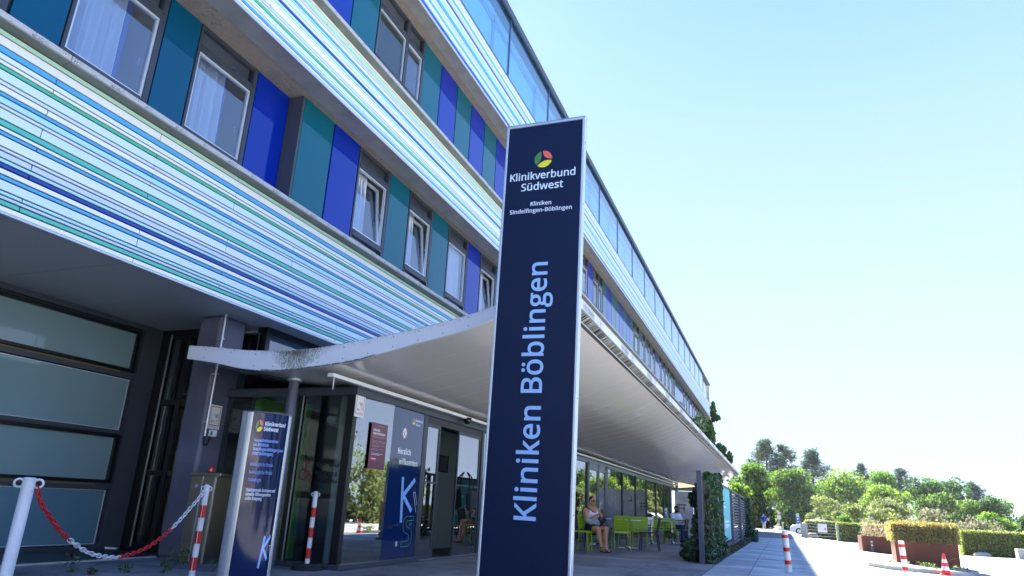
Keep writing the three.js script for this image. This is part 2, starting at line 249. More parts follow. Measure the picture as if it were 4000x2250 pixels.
function windowUnit(X, z0, z1, y0, y1, kind, seed, o = {}) {
  const t0 = o.bar ?? (y1 - 0.5), low = o.low ?? (y0 + 0.6), f = 0.05, Xr = X + 0.03, fr = [];
  fr.push(fb(X - 0.004, X + 0.09, y0, y1, z0, z0 - f), fb(X - 0.012, X + 0.12, y0, y1, z1 + 0.085, z1), fb(X, X + 0.09, y1 - 0.06, y1, z0 - f, z1 + 0.085), fb(X, X + 0.09, y0, y0 + 0.06, z0 - f, z1 + 0.085));
  fr.push(fb(X - 0.014, X + 0.085, t0, t0 + 0.13, z0 - f, z1 + 0.085), fb(X - 0.014, X + 0.085, low - 0.13, low, z0 - f, z1 + 0.085));
  for (const yy of [t0 + 0.09, low - 0.05]) for (const q of [0.1, 0.55, 0.93]) fr.push(fb(X - 0.03, X - 0.012, yy, yy + 0.018, lerp(z0, z1, q), lerp(z0, z1, q) - 0.045));
  const w = part('window', fr, M.frame, H), a = z0 - f, b = z1 + 0.085;
  const inner = part('window_frame', [fb(Xr - 0.012, Xr + 0.05, low, low + 0.035, a, b), fb(Xr - 0.012, Xr + 0.05, t0 - 0.035, t0, a, b), fb(Xr - 0.012, Xr + 0.05, low + 0.035, t0 - 0.035, a, a - 0.035), fb(Xr - 0.012, Xr + 0.05, low + 0.035, t0 - 0.035, b + 0.035, b)], M.aluPaint, w);
  part('pane', fb(Xr + 0.02, Xr + 0.026, t0 + 0.13, y1 - 0.06, a, b), M.glass, w);
  part('pane', fb(Xr + 0.02, Xr + 0.026, y0 + 0.06, low - 0.13, a, b), M.glass, w);
  if (kind === 'tilt') {                                   // bottom-hung sash tilted into the room
    const s = new THREE.Group(); s.name = 'casement';
    const hgt = t0 - low - 0.02, g = [bx(-0.06, 0, 0, 0.06, b + 0.02, a - 0.02), bx(-0.06, 0, hgt - 0.06, hgt, b + 0.02, a - 0.02), bx(-0.06, 0, 0.06, hgt - 0.06, a - 0.08, a - 0.02), bx(-0.06, 0, 0.06, hgt - 0.06, b + 0.02, b + 0.08)];
    const rot = q => { q.rotateZ(0.11); q.translate(-Xr - 0.02, low + 0.01, 0); return q; };
    part('casement', g.map(rot), M.aluPaint, w);
    part('pane', rot(bx(-0.033, -0.027, 0.05, hgt - 0.05, b + 0.07, a - 0.07)), M.glass, w);
    part('handle', handleGeo(X - 0.02, 0, b + 0.05).map(q => { q.translate(X, hgt * 0.52, 0); q.translate(0.03, 0, 0); return rot(q); }), M.alu, w);
  } else {
    part('pane', fb(Xr + 0.02, Xr + 0.026, low + 0.035, t0 - 0.035, a - 0.035, b + 0.035), kind === 'blind' ? M.glassDark : M.glass, w);
    if (kind === 'wide') part('handle', handleGeo(Xr + 0.1, lerp(low, t0, 0.45), b + 0.1), M.alu, w);
  }
  if (kind === 'blind') part('blind', fb(X + 0.1, X + 0.11, y0, t0 + 0.02, a, b), S('#4a4f58', 0.8), w);
  else if (o.curtain !== 0) { const c = o.curtain ?? 0.7; part('curtain', curtainGeo(X, a - 0.02, lerp(a, b, c), y0 + 0.05, t0 + 0.1, seed, o.amp), M.curtain, w); if (o.wall !== 0) part('reveal', fb(X + 0.36, X + 0.48, y0, t0 + 0.2, lerp(a, b, c + 0.06), lerp(a, b, c + 0.16)), S('#5a73c8', 0.8), w); }
  return w;
}
{
  const y0 = 5.70, y1 = 8.335, T = M.panelTeal, Bl = M.panelBlue, X = 8.4;
  const row = [['w', 0.9, -0.45], ['p', -0.47, -1.35, Bl], ['p', -1.37, -2.5, T], ['w', -2.55, -4.2], ['p', -4.24, -4.9, T], ['w', -4.91, -6.27], ['p', -6.29, -6.93, T], ['w', -6.94, -8.28], ['p', -8.3, -9.2, Bl]];
  let s = 40; for (const [k, a, b, m] of row) k === 'p' ? wallPanel(X, a, b, y0, y1, m) : windowUnit(X, a, b, y0, y1, 'wide', s++, { bar: 7.85, low: 6.44, curtain: 0.66 });
  for (let z = 1, k = 0; z < ZN - 1; z += 1.05, k++) wallPanel(X, z + 1.03, z, y0, y1, k % 2 ? T : Bl);
  part('return_panel', [fb(8.08, 8.5, 5.7, 8.335, -9.205, -9.26)], M.anthracite, H);
  const X2 = 8.08, row2 = [['p', -9.26, -10.24, M.panelTeal2], ['p', -10.26, -11.2, Bl], ['t', -11.22, -12.52], ['p', -12.54, -13.48, M.panelTeal2], ['t', -13.5, -14.74], ['p', -14.76, -15.72, M.panelTeal2], ['f', -15.74, -17.02], ['p', -17.05, -17.98, Bl], ['t', -18, -19.28], ['p', -19.3, -20.28, M.panelTeal2], ['p', -20.3, -21.3, Bl], ['f', -21.32, -22.6]];
  for (const [k, a, b, m] of row2) k === 'p' ? wallPanel(X2, a, b, y0, y1, m) : windowUnit(X2, a, b, y0, y1, k === 't' ? 'tilt' : 'fixed', s++, { bar: 7.86, low: 6.41, curtain: k === 't' ? 0.5 : 0.95, wall: 0 });
  const r = rng(12); let z = -22.62; while (z > ZF + 1.5) { if (r() < 0.55) { wallPanel(X2, z, z - 1.03, y0, y1, r() < 0.5 ? M.panelTeal2 : Bl); z -= 1.05; } else { windowUnit(X2, z, z - 1.28, y0, y1, 'fixed', s++, { bar: 7.86, low: 6.41, curtain: 0.6, wall: 0 }); z -= 1.3; } }
  // second row
  const a0 = 9.85, a1 = 12.745, T2 = M.panelTeal2, B2 = M.panelBlue2;
  const up = [['p', -7.2, -8.2, T2], ['p', -8.22, -9.25, B2], ['p', -9.27, -10.28, B2], ['p', -10.3, -11.28, T2], ['b', -11.3, -12.66], ['n', -12.66, -13.52], ['p', -13.53, -14.53, T2], ['p', -14.55, -15.58, B2], ['p', -15.6, -16.62, T2], ['p', -16.64, -17.67, B2], ['p', -17.69, -18.71, T2], ['p', -18.73, -19.76, B2], ['w', -19.8, -21.1], ['p', -21.12, -22.15, T2], ['p', -22.17, -23.2, B2], ['w', -23.22, -24.5], ['p', -24.52, -25.55, T2], ['p', -25.57, -26.6, B2], ['p', -26.62, -27.65, T2], ['p', -27.67, -28.7, T2], ['w', -29.4, -30.95], ['p', -30.97, -31.98, B2], ['b', -32.0, -33.18], ['n', -33.18, -34.08], ['p', -34.1, -35.11, T2], ['p', -35.13, -36.2, B2], ['p', -36.22, -37.22, T2], ['p', -37.24, -38.28, T2], ['p', -38.3, -39.34, B2], ['p', -39.36, -40.44, T2], ['p', -40.46, -41.46, B2], ['p', -41.48, -42.58, T2], ['n', -42.6, -43.0], ['b', -43.05, -44.68], ['p', -44.7, -45.7, T2], ['n', -45.72, -46.9]];
  up.push(['p', -28.72, -29.38, B2]);
  const upper = (k, a, b, m) => k === 'p' ? wallPanel(8.08, a, b, a0, a1, m) : windowUnit(8.08, a, b, a0, a1, k === 'b' ? 'blind' : 'fixed', s++, { bar: 12.14, low: 10.84, curtain: k === 'w' ? 0.7 : 0, wall: 0 });
  for (const q of up) upper(...q);
  for (let q = 0, zz = ZN - 1.2; zz > -7; zz -= 1.05, q++) upper('p', zz, zz - 1.03, q % 2 ? T2 : B2);
  z = -46.92; let k = 0; const seq = 'p n p n p p n p n p n p n b p p p p p p n p n p n p p n p n'.split(' ');
  while (z > ZF + 1.4) { const t = seq[k % seq.length], L = t === 'p' ? 0.95 : 1.2; upper(t, z, z - L + 0.02, k % 3 === 1 ? B2 : T2); z -= L; k++; }
}
// glazed top storey
{
  for (let k = 0; k < 22; k++) {
    const z0 = Math.min(ZN, -18.05 + 4.3 * (7 - k)), z1 = Math.max(ZF + 1, -18.05 + 4.3 * (6 - k)); if (z0 - z1 < 0.4) continue;
    const w = part('roof_glazing', [fb(7.49, 7.56, 14.53, 16.9, z1 + 0.05, z1), fb(7.49, 7.56, 14.51, 14.56, z0, z1 + 0.05)], S('#3d5a78', 0.4), H);
    part('pane', fb(7.51, 7.525, 14.56, 16.9, z0 - 0.004, z1 + 0.055), M.glassRoof, w);
    part('window_frame', [fb(7.82, 7.86, 14.6, 16.6, z1 + 0.75, z1 + 0.62), fb(7.82, 7.86, 16.3, 16.42, z0, z1)], M.aluPaint, w);
  }
  part('wall', fb(7.9, 8.1, 14.5, 16.9, ZN, ZF + 0.8), P('#e2f3fc', 0.5), H);
  part('roof_edge', [fb(7.42, 8.4, 16.9, 17.02, ZN, ZF + 0.8), fb(7.40, 7.46, 16.82, 17.06, ZN, ZF + 0.8)], S('#4b5563', 0.5), H);
  part('roof', fb(8.4, 26, 17.0, 17.05, ZN, ZF), M.concrete, H);
}
// ground floor: dark wall with four rows of frosted glass, recessed corner, corner pillar
{
  const A = M.anthracite;
  const frost = P('#7e9ba3', 0.06, { ior: 1.6 }), frost2 = P('#5f8496', 0.08, { ior: 1.55 });
  const rows = [[2.89, 3.50, true], [1.88, 2.70, false], [1.07, 1.74, true], [0.10, 0.90, false]];
  const segs = [[-8.52, -5.45], [-5.25, -2.2], [-2.0, 1.05]];
  part('wall', [fb(10.29, 10.9, 0, 3.69, 6, -8.98), fb(10.2, 10.29, 3.60, 3.69, 6, -8.98), fb(10.2, 10.29, 0, 0.07, 6, -8.98), fb(10.2, 10.29, 0.07, 3.6, -8.60, -8.98), fb(10.2, 10.29, 0.07, 3.6, -5.25, -5.45), fb(10.2, 10.29, 0.07, 3.6, -2, -2.2)], A, H);
  for (const [z1, z0] of segs) {
    part('wall_rail', [fb(10.2, 10.29, 2.73, 2.83, z0, z1 - 0.06), fb(10.2, 10.29, 1.78, 1.86, z0, z1 - 0.06), fb(10.2, 10.29, 0.92, 1.02, z0, z1 - 0.06)], A, H);
    rows.forEach(([a, b, deep], i) => {
      const w = part('frosted_window', deep ? [fb(10.18, 10.27, a - 0.05, a, z0, z1), fb(10.18, 10.27, b, b + 0.06, z0, z1), fb(10.18, 10.27, a, b, z1 + 0.05, z1), fb(10.18, 10.27, a, b, z0, z0 - 0.05)] : [fb(10.225, 10.25, a, b, z1 + 0.018, z1 + 0.004), fb(10.225, 10.25, a, b, z0 - 0.004, z0 - 0.018), fb(10.225, 10.25, a - 0.012, a, z0 - 0.004, z1 + 0.004), fb(10.225, 10.25, b, b + 0.012, z0 - 0.004, z1 + 0.004)], deep ? M.black : M.aluPaint, H);
      part('pane', fb(deep ? 10.24 : 10.235, 10.28, a, b, z0 - 0.02, z1 + 0.02), i === 3 ? frost2 : frost, w);
      if (deep) part('rail', fb(10.19, 10.22, a - 0.09, a - 0.06, lerp(z0, z1, 0.2), z1 + 0.25), S('#6a5a3a', 0.6), w);
    });
  }
  // recessed glass between wall and pillar, facing the entrance
  part('wall', [bx(-10.29, -10.02, 0, 3.69, -9.1, -8.99), bx(-10.02, -8.5, 3.55, 3.69, -9.1, -8.99), bx(-10.02, -8.5, 0, 0.12, -9.1, -8.99), bx(-9.62, -9.52, 0.12, 3.55, -9.1, -8.99), bx(-10.02, -8.5, 2.35, 2.45, -9.08, -9.01), bx(-10.02, -8.5, 1.18, 1.26, -9.08, -9.01)], M.black, H);
  part('inner_wall', bx(-10.3, -8.3, 0, 3.69, -9.6, -9.5), M.black, H);  // black sheet added so the unlit space behind the glass stays dark
  part('trim_strip', bx(-9.985, -9.965, 0.05, 3.6, -8.985, -8.965), M.alu, H);
  part('pane', bx(-10.02, -8.5, 0.12, 3.55, -9.05, -9.044), M.glassDark, H);
  part('pillar', rbx(-8.68, -8.20, 0, 3.69, -8.86, -8.28, 0.07, 4), M.column, H);
  // upper glazing under the soffit
  part('wall', [bx(-8.2, -8.02, 3.60, 3.69, -9.2, -9.12), fb(8.0, 8.08, 3.60, 3.69, -9.12, -50), bx(-8.2, -8.02, 2.5, 2.98, -9.2, -9.12), fb(8.0, 8.08, 2.5, 2.98, -9.12, -50), fb(8.0, 8.1, 2.98, 3.6, -9.12, -9.22)], M.black, H);
  for (let z = -12.2; z > -50; z -= 3) part('mullion', fb(8.0, 8.08, 2.98, 3.6, z, z - 0.07), M.black, H);
  part('pane', fb(8.03, 8.036, 2.98, 3.6, -9.22, -50), M.glass, H);
  part('pane', bx(-8.95, -8.1, 2.6, 3.6, -9.17, -9.164), M.glassDark, H);
  part('trim_strip', bx(-8.16, -8.145, 2.9, 3.6, -9.12, -9.105), M.alu, H);
  part('ceiling', fb(8.1, 13, 3.66, 3.685, -9.3, -50), M.cream, H);
}
// ------------------------------------------------------------------ canopy
const PX = [8.07, 7.52, 7.06, 6.60, 6.35, 5.92, 5.51, 5.11, 4.73, 4.35, 3.99, 3.63, 3.26, 2.80, 2.35];
const PT = [3.02, 2.97, 2.915, 2.885, 2.875, 2.885, 2.92, 2.97, 3.02, 3.075, 3.14, 3.215, 3.315, 3.46, 3.655];
const PB = [2.82, 2.74, 2.65, 2.60, 2.59, 2.615, 2.65, 2.70, 2.785, 2.87, 2.945, 3.025, 3.145, 3.32, 3.535];
const topCurve = new THREE.CatmullRomCurve3(PX.map((x, i) => V(-x, PT[i], 0))), botCurve = new THREE.CatmullRomCurve3(PX.map((x, i) => V(-x, PB[i], 0)));
const NP = 72, cu = [...Array(NP + 1)].map((_, i) => i / NP), topP = cu.map(t => topCurve.getPoint(t)), botP = cu.map(t => botCurve.getPoint(t));
function loft(a, b, za, zb, flip) {                                       // quads between polyline a at za and b at zb
  const pos = [], uv = [], idx = []; a.forEach((p, i) => { const q = b[i]; pos.push(p.x, p.y, za, q.x, q.y, zb); uv.push(i / (a.length - 1), 1, i / (a.length - 1), 0); });
  for (let i = 0; i < a.length - 1; i++) { const k = i * 2; flip ? idx.push(k, k + 2, k + 1, k + 1, k + 2, k + 3) : idx.push(k, k + 1, k + 2, k + 1, k + 3, k + 2); }
  const g = new THREE.BufferGeometry(); g.setAttribute('position', new THREE.Float32BufferAttribute(pos, 3)); g.setAttribute('uv', new THREE.Float32BufferAttribute(uv, 2)); g.setIndex(idx); g.computeVertexNormals(); return g;
}
const solidStrip = (up, low, za, zb) => [loft(up, low, za, za), loft(up, low, zb, zb, true), loft(up, up, za, zb, true), loft(low, low, za, zb)];
const CZ0 = -7.6, CZ1 = -48.2;
const canopy = thing('entrance_canopy', 'long white wave-shaped canopy over the entrance and the cafe terrace', 'canopy');
const tFascia = canvasTex(2048, 128, (g, w, h) => {
  g.fillStyle = '#dde2e8'; g.fillRect(0, 0, w, h); const r = rng(77);
  for (let i = 0; i < 900; i++) { const x = r() * w, l = 6 + r() * 26; g.fillStyle = `rgba(96,98,98,${0.05 + r() * 0.10})`; g.fillRect(x, 0, 1 + r() * 2.5, l * (0.5 + r())); }
  for (let i = 0; i < 2600; i++) { const q = r() + r() + r() - 1.5, x = (0.325 + q * 0.09) * w, near = 1 - Math.min(1, Math.abs(q) / 1.1), y = Math.pow(r(), 1.8) * h * (0.25 + near * 0.8); g.fillStyle = `rgba(${50 + r() * 30 | 0},${52 + r() * 30 | 0},48,${0.10 + near * 0.35 * r()})`; g.fillRect(x, y, 1 + r() * 2.2, 4 + r() * 26 * near); }
  for (let i = 0; i < 700; i++) { const x = r() * w; g.fillStyle = `rgba(70,72,70,${0.15 + r() * 0.25})`; g.fillRect(x, 0, 2 + r() * 4, 1 + r() * 4); const x2 = (0.2 + r() * 0.35) * w; g.fillStyle = `rgba(52,54,50,${0.1 + r() * 0.4})`; g.fillRect(x2, h - 2 - r() * 9, 2 + r() * 6, 10); }
});
part('fascia', solidStrip(topP, botP, CZ0, CZ0 - 0.045), P('#ffffff', 0.5, { map: tFascia }), canopy);
{ const bolts = []; for (let i = 3; i < NP; i += 5) for (const k of [0.2, 0.78]) { const p = topP[i].clone().lerp(botP[i], k), g = new THREE.CylinderGeometry(0.008, 0.008, 0.006, 8); g.rotateX(Math.PI / 2); g.translate(p.x, p.y, CZ0 + 0.002); part('bolt', g, S('#6a7076', 0.5), canopy); } }
const tStreak = dataTex(512, 64, (u, v) => { const s = fB(u, 0.3), l = sstep(0.42, 0.78, s) * (0.25 + 0.75 * v) * (fC(u, v * 0.2) * 0.7 + 0.5); const m = 0.95 - l * 0.5 - sstep(0.9, 1, v) * 0.15; return [m, m * 1.0, m * 1.005]; }, true, 1); tStreak.repeat.set(0.4, 8);
const tSlat = dataTex(512, 64, (u, v) => { const q = fC(u * 2, 0.1) * 0.7 + fB(u, 0.7) * 0.3; const l = sstep(0.5, 0.58, q); const m = 0.78 - l * 0.62 - (1 - v) * 0.14; return [m, m * 0.98, m * 0.94]; }, true, 1); tSlat.repeat.set(0.45, 1);
for (let z = CZ0; z > CZ1; z -= 4.06) { const b = Math.max(CZ1, z - 4.055); const g = bx(-2.352, -2.325, 3.535, 3.66, b, z - 0.003), uv = g.attributes.uv; part('fascia', g, P('#e6ebf0', 0.5, { map: tStreak }), canopy); }
{ // dirty ribbed strip under the long edge
  const pos = [], uv = [], idx = [], n = 40; for (let i = 0; i <= n; i++) { const z = lerp(CZ0 - 0.05, CZ1, i / n); pos.push(-2.352, 3.533, z, -2.45, 3.478, z); uv.push(z, 1, z, 0); } for (let i = 0; i < n; i++) { const k = i * 2; idx.push(k, k + 2, k + 1, k + 1, k + 2, k + 3); }
  const g = new THREE.BufferGeometry(); g.setAttribute('position', new THREE.Float32BufferAttribute(pos, 3)); g.setAttribute('uv', new THREE.Float32BufferAttribute(uv, 2)); g.setIndex(idx); g.computeVertexNormals();
  part('drip_strip', g, S('#ffffff', 0.8, { map: tSlat, side: THREE.DoubleSide }), canopy);
  part('edge_trim', rbx(-2.462, -2.448, 3.462, 3.482, CZ1, CZ0 - 0.05, 0.004, 1), M.aluPaint, canopy);
}
const tRipple = dataTex(256, 256, (u, v) => { const m = fA(u, v * 0.25); return [m, m, m]; }, false, 1);
const soffitMat = P('#efe9e1', 0.24, { clearcoat: 0.75, clearcoatRoughness: 0.03, bumpMap: tRipple, bumpScale: 0.0015 });
const innerTop = botP.map(p => p.clone().setY(p.y + 0.02)).filter(p => p.x < -2.45), innerBot = botP.filter(p => p.x < -2.45);
for (let z = CZ0 - 0.047, k = 0; z > CZ1; z -= 0.775, k++) part('soffit_panel', solidStrip(innerTop, innerBot, z, Math.max(CZ1, z - 0.763)), soffitMat, canopy);
part('roof', solidStrip(topP.map(p => p.clone().setY(p.y - 0.004)), topP.map(p => p.clone().setY(p.y - 0.05)), CZ0 - 0.046, CZ1 + 0.002), M.concrete, canopy);
part('fascia', solidStrip(topP, botP, CZ1 + 0.04, CZ1 - 0.005), M.white, canopy);
part('light_track', [rbx(-5.70, -5.60, 2.53, 2.585, -18, CZ0 - 0.2, 0.008), bx(-5.615, -5.605, 2.36, 2.53, -7.84, -7.83)], M.whiteGloss, canopy);
part('light_track', rbx(-5.70, -5.60, 2.53, 2.585, -43, -18.01, 0.008), M.whiteGloss, canopy);
part('column', rod([-6.62, 0, -8.28], [-6.62, 2.60, -8.28], 0.075, 0.075, 24), M.column, canopy);
part('collar', rod([-6.62, 2.575, -8.28], [-6.62, 2.60, -8.28], 0.105, 0.105, 24), M.aluPaint, canopy);

// ------------------------------------------------------------------ glazed entrance vestibule
const font = await new FontLoader().loadAsync('fonts/droid/droid_sans_bold.typeface.json');
const vest = thing('entrance_vestibule', 'glazed entrance vestibule with sliding doors and a dark blue welcome film', 'entrance');
function emblem(g, cx, cy, R) {
  const petal = (a0, a1, col) => { const p = a => [cx + R * Math.cos(a * Math.PI / 180), cy - R * Math.sin(a * Math.PI / 180)]; const m = (a0 + a1) / 2; g.fillStyle = col; g.beginPath(); g.moveTo(...p(a0)); g.arc(cx, cy, R, -a0 * Math.PI / 180, -a1 * Math.PI / 180, true); g.quadraticCurveTo(cx - 0.02 * R * Math.cos(m * Math.PI / 180), cy + 0.02 * R * Math.sin(m * Math.PI / 180), ...p(a0)); g.fill(); };
  petal(108, 220, '#4f8a4c'); petal(-2, 94, '#ee7269'); petal(230, 346, '#ece52f');
}
function stretch(g, text, x, y, w) { const m = g.measureText(text).width || 1; g.save(); g.translate(x, y); g.scale(w / m, 1); g.fillText(text, 0, 0); g.restore(); }
{
  const A = M.anthracite;
  part('roof', [bx(-8.2, -5.78, 2.515, 2.56, -13.6, -8.72)], M.joint, vest);
  part('beam', rbx(-8.35, -5.90, 2.42, 2.53, -8.76, -8.66, 0.006), A, vest);
  part('beam', rbx(-5.90, -5.72, 2.42, 2.535, -13.6, -8.60, 0.006), A, vest);
  part('plinth', rbx(-8.35, -5.86, 0, 0.07, -8.78, -8.60, 0.006), A, vest);
  part('plinth', rbx(-5.86, -5.69, 0, 0.075, -10.88, -8.58, 0.006), A, vest);
  part('corner_post', bx(-5.90, -5.775, 0.07, 2.42, -8.74, -8.64), M.black, vest);
  part('post', bx(-6.80, -6.715, 0.07, 2.42, -8.74, -8.66), M.black, vest);
  part('trim_strip', bx(-6.712, -6.697, 0.07, 2.42, -8.672, -8.655), M.alu, vest);
  part('post', bx(-8.33, -8.27, 0.07, 2.42, -8.74, -8.66), M.black, vest);
  part('trim_strip', bx(-8.268, -8.255, 0.07, 2.42, -8.672, -8.655), M.alu, vest);
  for (const [a, b] of [[-8.27, -6.80], [-6.715, -5.90]]) part('pane', bx(a, b, 0.07, 2.42, -8.705, -8.695), M.glassDark, vest);
  { const q = part('pane', bx(-0.004, 0.004, 0.075, 2.42, -0.49, 0.49), M.glassMirror, vest); q.position.set(-5.768, 0, -9.243); q.rotation.y = -0.062; }
  part('post', [bx(-5.79, -5.745, 0.0, 2.42, -10.95, -10.82)], M.frame, vest);
  // blue film with lettering
  const tFilm = canvasTex(512, 1120, (g, w, h) => {
    g.fillStyle = '#122a5c'; g.fillRect(0, 0, w, h); const X = z => (-9.74 - z) / 1.07 * w, Y = y => (2.42 - y) / 2.34 * h;
    emblem(g, X(-10.44), Y(2.255), 0.055 / 2.34 * h * 0.95); g.fillStyle = '#dfeaff'; g.font = 'bold 26px sans-serif'; stretch(g, 'Klinikverbund', X(-10.51), Y(2.26), w * 0.25); stretch(g, 'Südwest', X(-10.51), Y(2.195), w * 0.16);
    g.fillStyle = '#f2f2f0'; g.beginPath(); g.ellipse(X(-10.17), Y(2.03), 36, 45, 0, 0, 7); g.fill(); g.strokeStyle = '#c23a40'; g.lineWidth = 6; g.beginPath(); g.ellipse(X(-10.17), Y(2.03), 32, 41, 0, 0, 7); g.stroke();
    g.strokeStyle = '#34507a'; g.lineWidth = 8; g.beginPath(); g.moveTo(X(-10.21), Y(1.98)); g.lineTo(X(-10.13), Y(2.04)); g.stroke(); g.lineWidth = 3; g.beginPath(); g.moveTo(X(-10.13), Y(2.05)); g.lineTo(X(-10.14), Y(2.09)); g.stroke(); g.strokeStyle = '#c23a40'; g.lineWidth = 5; g.beginPath(); g.moveTo(X(-10.13), Y(1.97)); g.lineTo(X(-10.21), Y(2.09)); g.stroke();
    g.fillStyle = '#eef4ff'; g.font = 'bold 62px sans-serif'; stretch(g, 'Herzlich', X(-9.99), Y(1.69), w * 0.42); stretch(g, 'willkommen', X(-10.06), Y(1.525), w * 0.60);
    g.strokeStyle = '#8fbdfa'; g.lineWidth = 36; g.beginPath(); g.moveTo(X(-10.24), Y(1.33)); g.lineTo(X(-10.30), Y(0.62)); g.stroke(); g.beginPath(); g.moveTo(X(-10.66), Y(1.31)); g.lineTo(X(-10.30), Y(1.04)); g.lineTo(X(-10.62), Y(0.80)); g.stroke();
    g.strokeStyle = '#dfe9fb'; g.lineWidth = 5; g.beginPath(); g.moveTo(X(-10.64), Y(1.10)); g.lineTo(X(-10.70), Y(1.10)); g.lineTo(X(-10.79), Y(0.90)); g.moveTo(X(-10.64), Y(1.10)); g.lineTo(X(-10.78), Y(0.78)); g.stroke();
    g.strokeStyle = '#6d9a63'; g.lineWidth = 5; g.beginPath(); g.moveTo(X(-10.72), Y(0.72)); g.lineTo(X(-10.52), Y(0.72)); g.quadraticCurveTo(X(-10.38), Y(0.70), X(-10.38), Y(0.60)); g.quadraticCurveTo(X(-10.38), Y(0.46), X(-10.52), Y(0.45)); g.quadraticCurveTo(X(-10.60), Y(0.44), X(-10.60), Y(0.38)); g.quadraticCurveTo(X(-10.60), Y(0.33), X(-10.52), Y(0.33)); g.lineTo(X(-10.36), Y(0.32)); g.lineTo(X(-10.36), Y(0.25)); g.lineTo(X(-10.56), Y(0.25)); g.quadraticCurveTo(X(-10.70), Y(0.27), X(-10.70), Y(0.38)); g.quadraticCurveTo(X(-10.70), Y(0.52), X(-10.56), Y(0.54)); g.quadraticCurveTo(X(-10.48), Y(0.55), X(-10.48), Y(0.60)); g.quadraticCurveTo(X(-10.48), Y(0.65), X(-10.54), Y(0.65)); g.lineTo(X(-10.72), Y(0.65)); g.closePath(); g.stroke();
    g.fillStyle = '#d5d5d0'; g.beginPath(); g.ellipse(X(-10.21), Y(0.30), 17, 20, 0, 0, 7); g.fill();
  });
  const fg = new THREE.PlaneGeometry(1.07, 2.335); fg.rotateY(Math.PI / 2); fg.translate(-5.752, 1.2475, -10.275);
  part('welcome_film', fg, P('#ffffff', 0.04, { map: tFilm, ior: 1.65 }), vest);
  part('pane', bx(-5.766, -5.758, 0.075, 2.42, -10.815, -9.742), M.glassDark, vest);
  // sliding door leaves, lintel
  part('beam', [bx(-5.90, -5.76, 2.30, 2.42, -13.5, -10.95), bx(-5.80, -5.77, 2.24, 2.31, -13.45, -12.35)], S('#2c2f34', 0.5), vest);
  for (const [a, b] of [[-10.97, -11.52], [-12.32, -13.42]]) {
    const d = part('sliding_door', [bx(-5.80, -5.765, 0.02, 2.30, a - 0.045, a), bx(-5.80, -5.765, 0.02, 2.30, b, b + 0.05), bx(-5.80, -5.765, 0.02, 0.16, b + 0.05, a - 0.045), bx(-5.80, -5.765, 2.24, 2.30, b + 0.05, a - 0.045), bx(-5.80, -5.765, 1.27, 1.30, b + 0.05, a - 0.045)], M.frame, vest);
    part('pane', bx(-5.787, -5.779, 0.16, 2.24, b + 0.05, a - 0.045), M.glassMirror, d);
  }
  part('threshold', bx(-5.86, -5.69, 0, 0.02, -13.45, -10.95), M.alu, vest);
  part('post', bx(-5.80, -5.745, 0, 2.42, -13.56, -13.45), M.frame, vest);
  // inside
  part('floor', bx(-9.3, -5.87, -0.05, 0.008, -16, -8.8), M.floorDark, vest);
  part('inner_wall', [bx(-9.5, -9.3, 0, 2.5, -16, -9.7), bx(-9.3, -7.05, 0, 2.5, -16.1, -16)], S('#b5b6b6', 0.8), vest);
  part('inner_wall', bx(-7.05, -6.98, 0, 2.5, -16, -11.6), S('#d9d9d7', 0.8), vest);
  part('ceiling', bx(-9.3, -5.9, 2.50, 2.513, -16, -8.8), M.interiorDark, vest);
  part('green_wall', [bx(-8.1, -7.35, 0, 2.45, -9.75, -9.62), bx(-7.9, -7.78, 0, 2.45, -9.62, -9.0)], M.green, vest);
  part('inner_column', rod([-6.40, 0, -9.3], [-6.40, 2.5, -9.3], 0.055, 0.055, 20), M.white, vest);
  const notice = part('notice_frame', [bx(-6.98, -6.955, 1.60, 1.96, -13.99, -13.96), bx(-6.98, -6.955, 1.60, 1.96, -14.40, -14.37), bx(-6.98, -6.955, 1.93, 1.96, -14.37, -13.99), bx(-6.98, -6.955, 1.60, 1.63, -14.37, -13.99)], M.black, vest);
  part('notice_sheet', bx(-6.98, -6.965, 1.63, 1.93, -14.37, -13.99), S('#77757c', 0.6), notice);
}
const soundBox = thing('wall_speaker', 'white cylindrical loudspeaker beside the round white column behind the glass', 'speaker', [-6.54, 2.13, -9.25]);
{ const g = new THREE.CylinderGeometry(0.062, 0.062, 0.17, 20); g.rotateZ(Math.PI / 2 - 0.1); part('housing', g, M.white, soundBox); part('bracket', rod([0.08, 0, 0], [0.12, 0.0, -0.02], 0.01), M.alu, soundBox); }
{ // lettering and wheelchair symbol stuck on the side glass
  const k = thing('window_lettering', 'faint lettering and wheelchair symbol on the side glass of the vestibule', 'lettering', [-6.40, 1.36, -8.69]);
  const dark = S('#1a1d20', 0.6); const wheel = new THREE.TorusGeometry(0.075, 0.008, 6, 28); wheel.translate(-0.16, -0.10, 0); part('symbol', [wheel, bx(-0.14, -0.05, -0.06, -0.045, -0.003, 0.003), bx(-0.13, -0.115, -0.06, 0.06, -0.003, 0.003), rod([-0.06, -0.05, 0], [-0.02, -0.15, 0], 0.007), new THREE.TorusGeometry(0.02, 0.006, 6, 16).translate(-0.02, -0.17, 0), new THREE.SphereGeometry(0.022, 10, 8).translate(-0.12, 0.09, 0)], S('#7a1f26', 0.6), k);
  ['Der Transp', 'Empfang g', 'ausgeliehe'].forEach((s, i) => { const g = new TextGeometry(s, { font, size: 0.055, depth: 0.002, curveSegments: 4 }); g.translate(0.05, 0.02 - i * 0.115, 0); part('text_line', g, dark, k); });
}
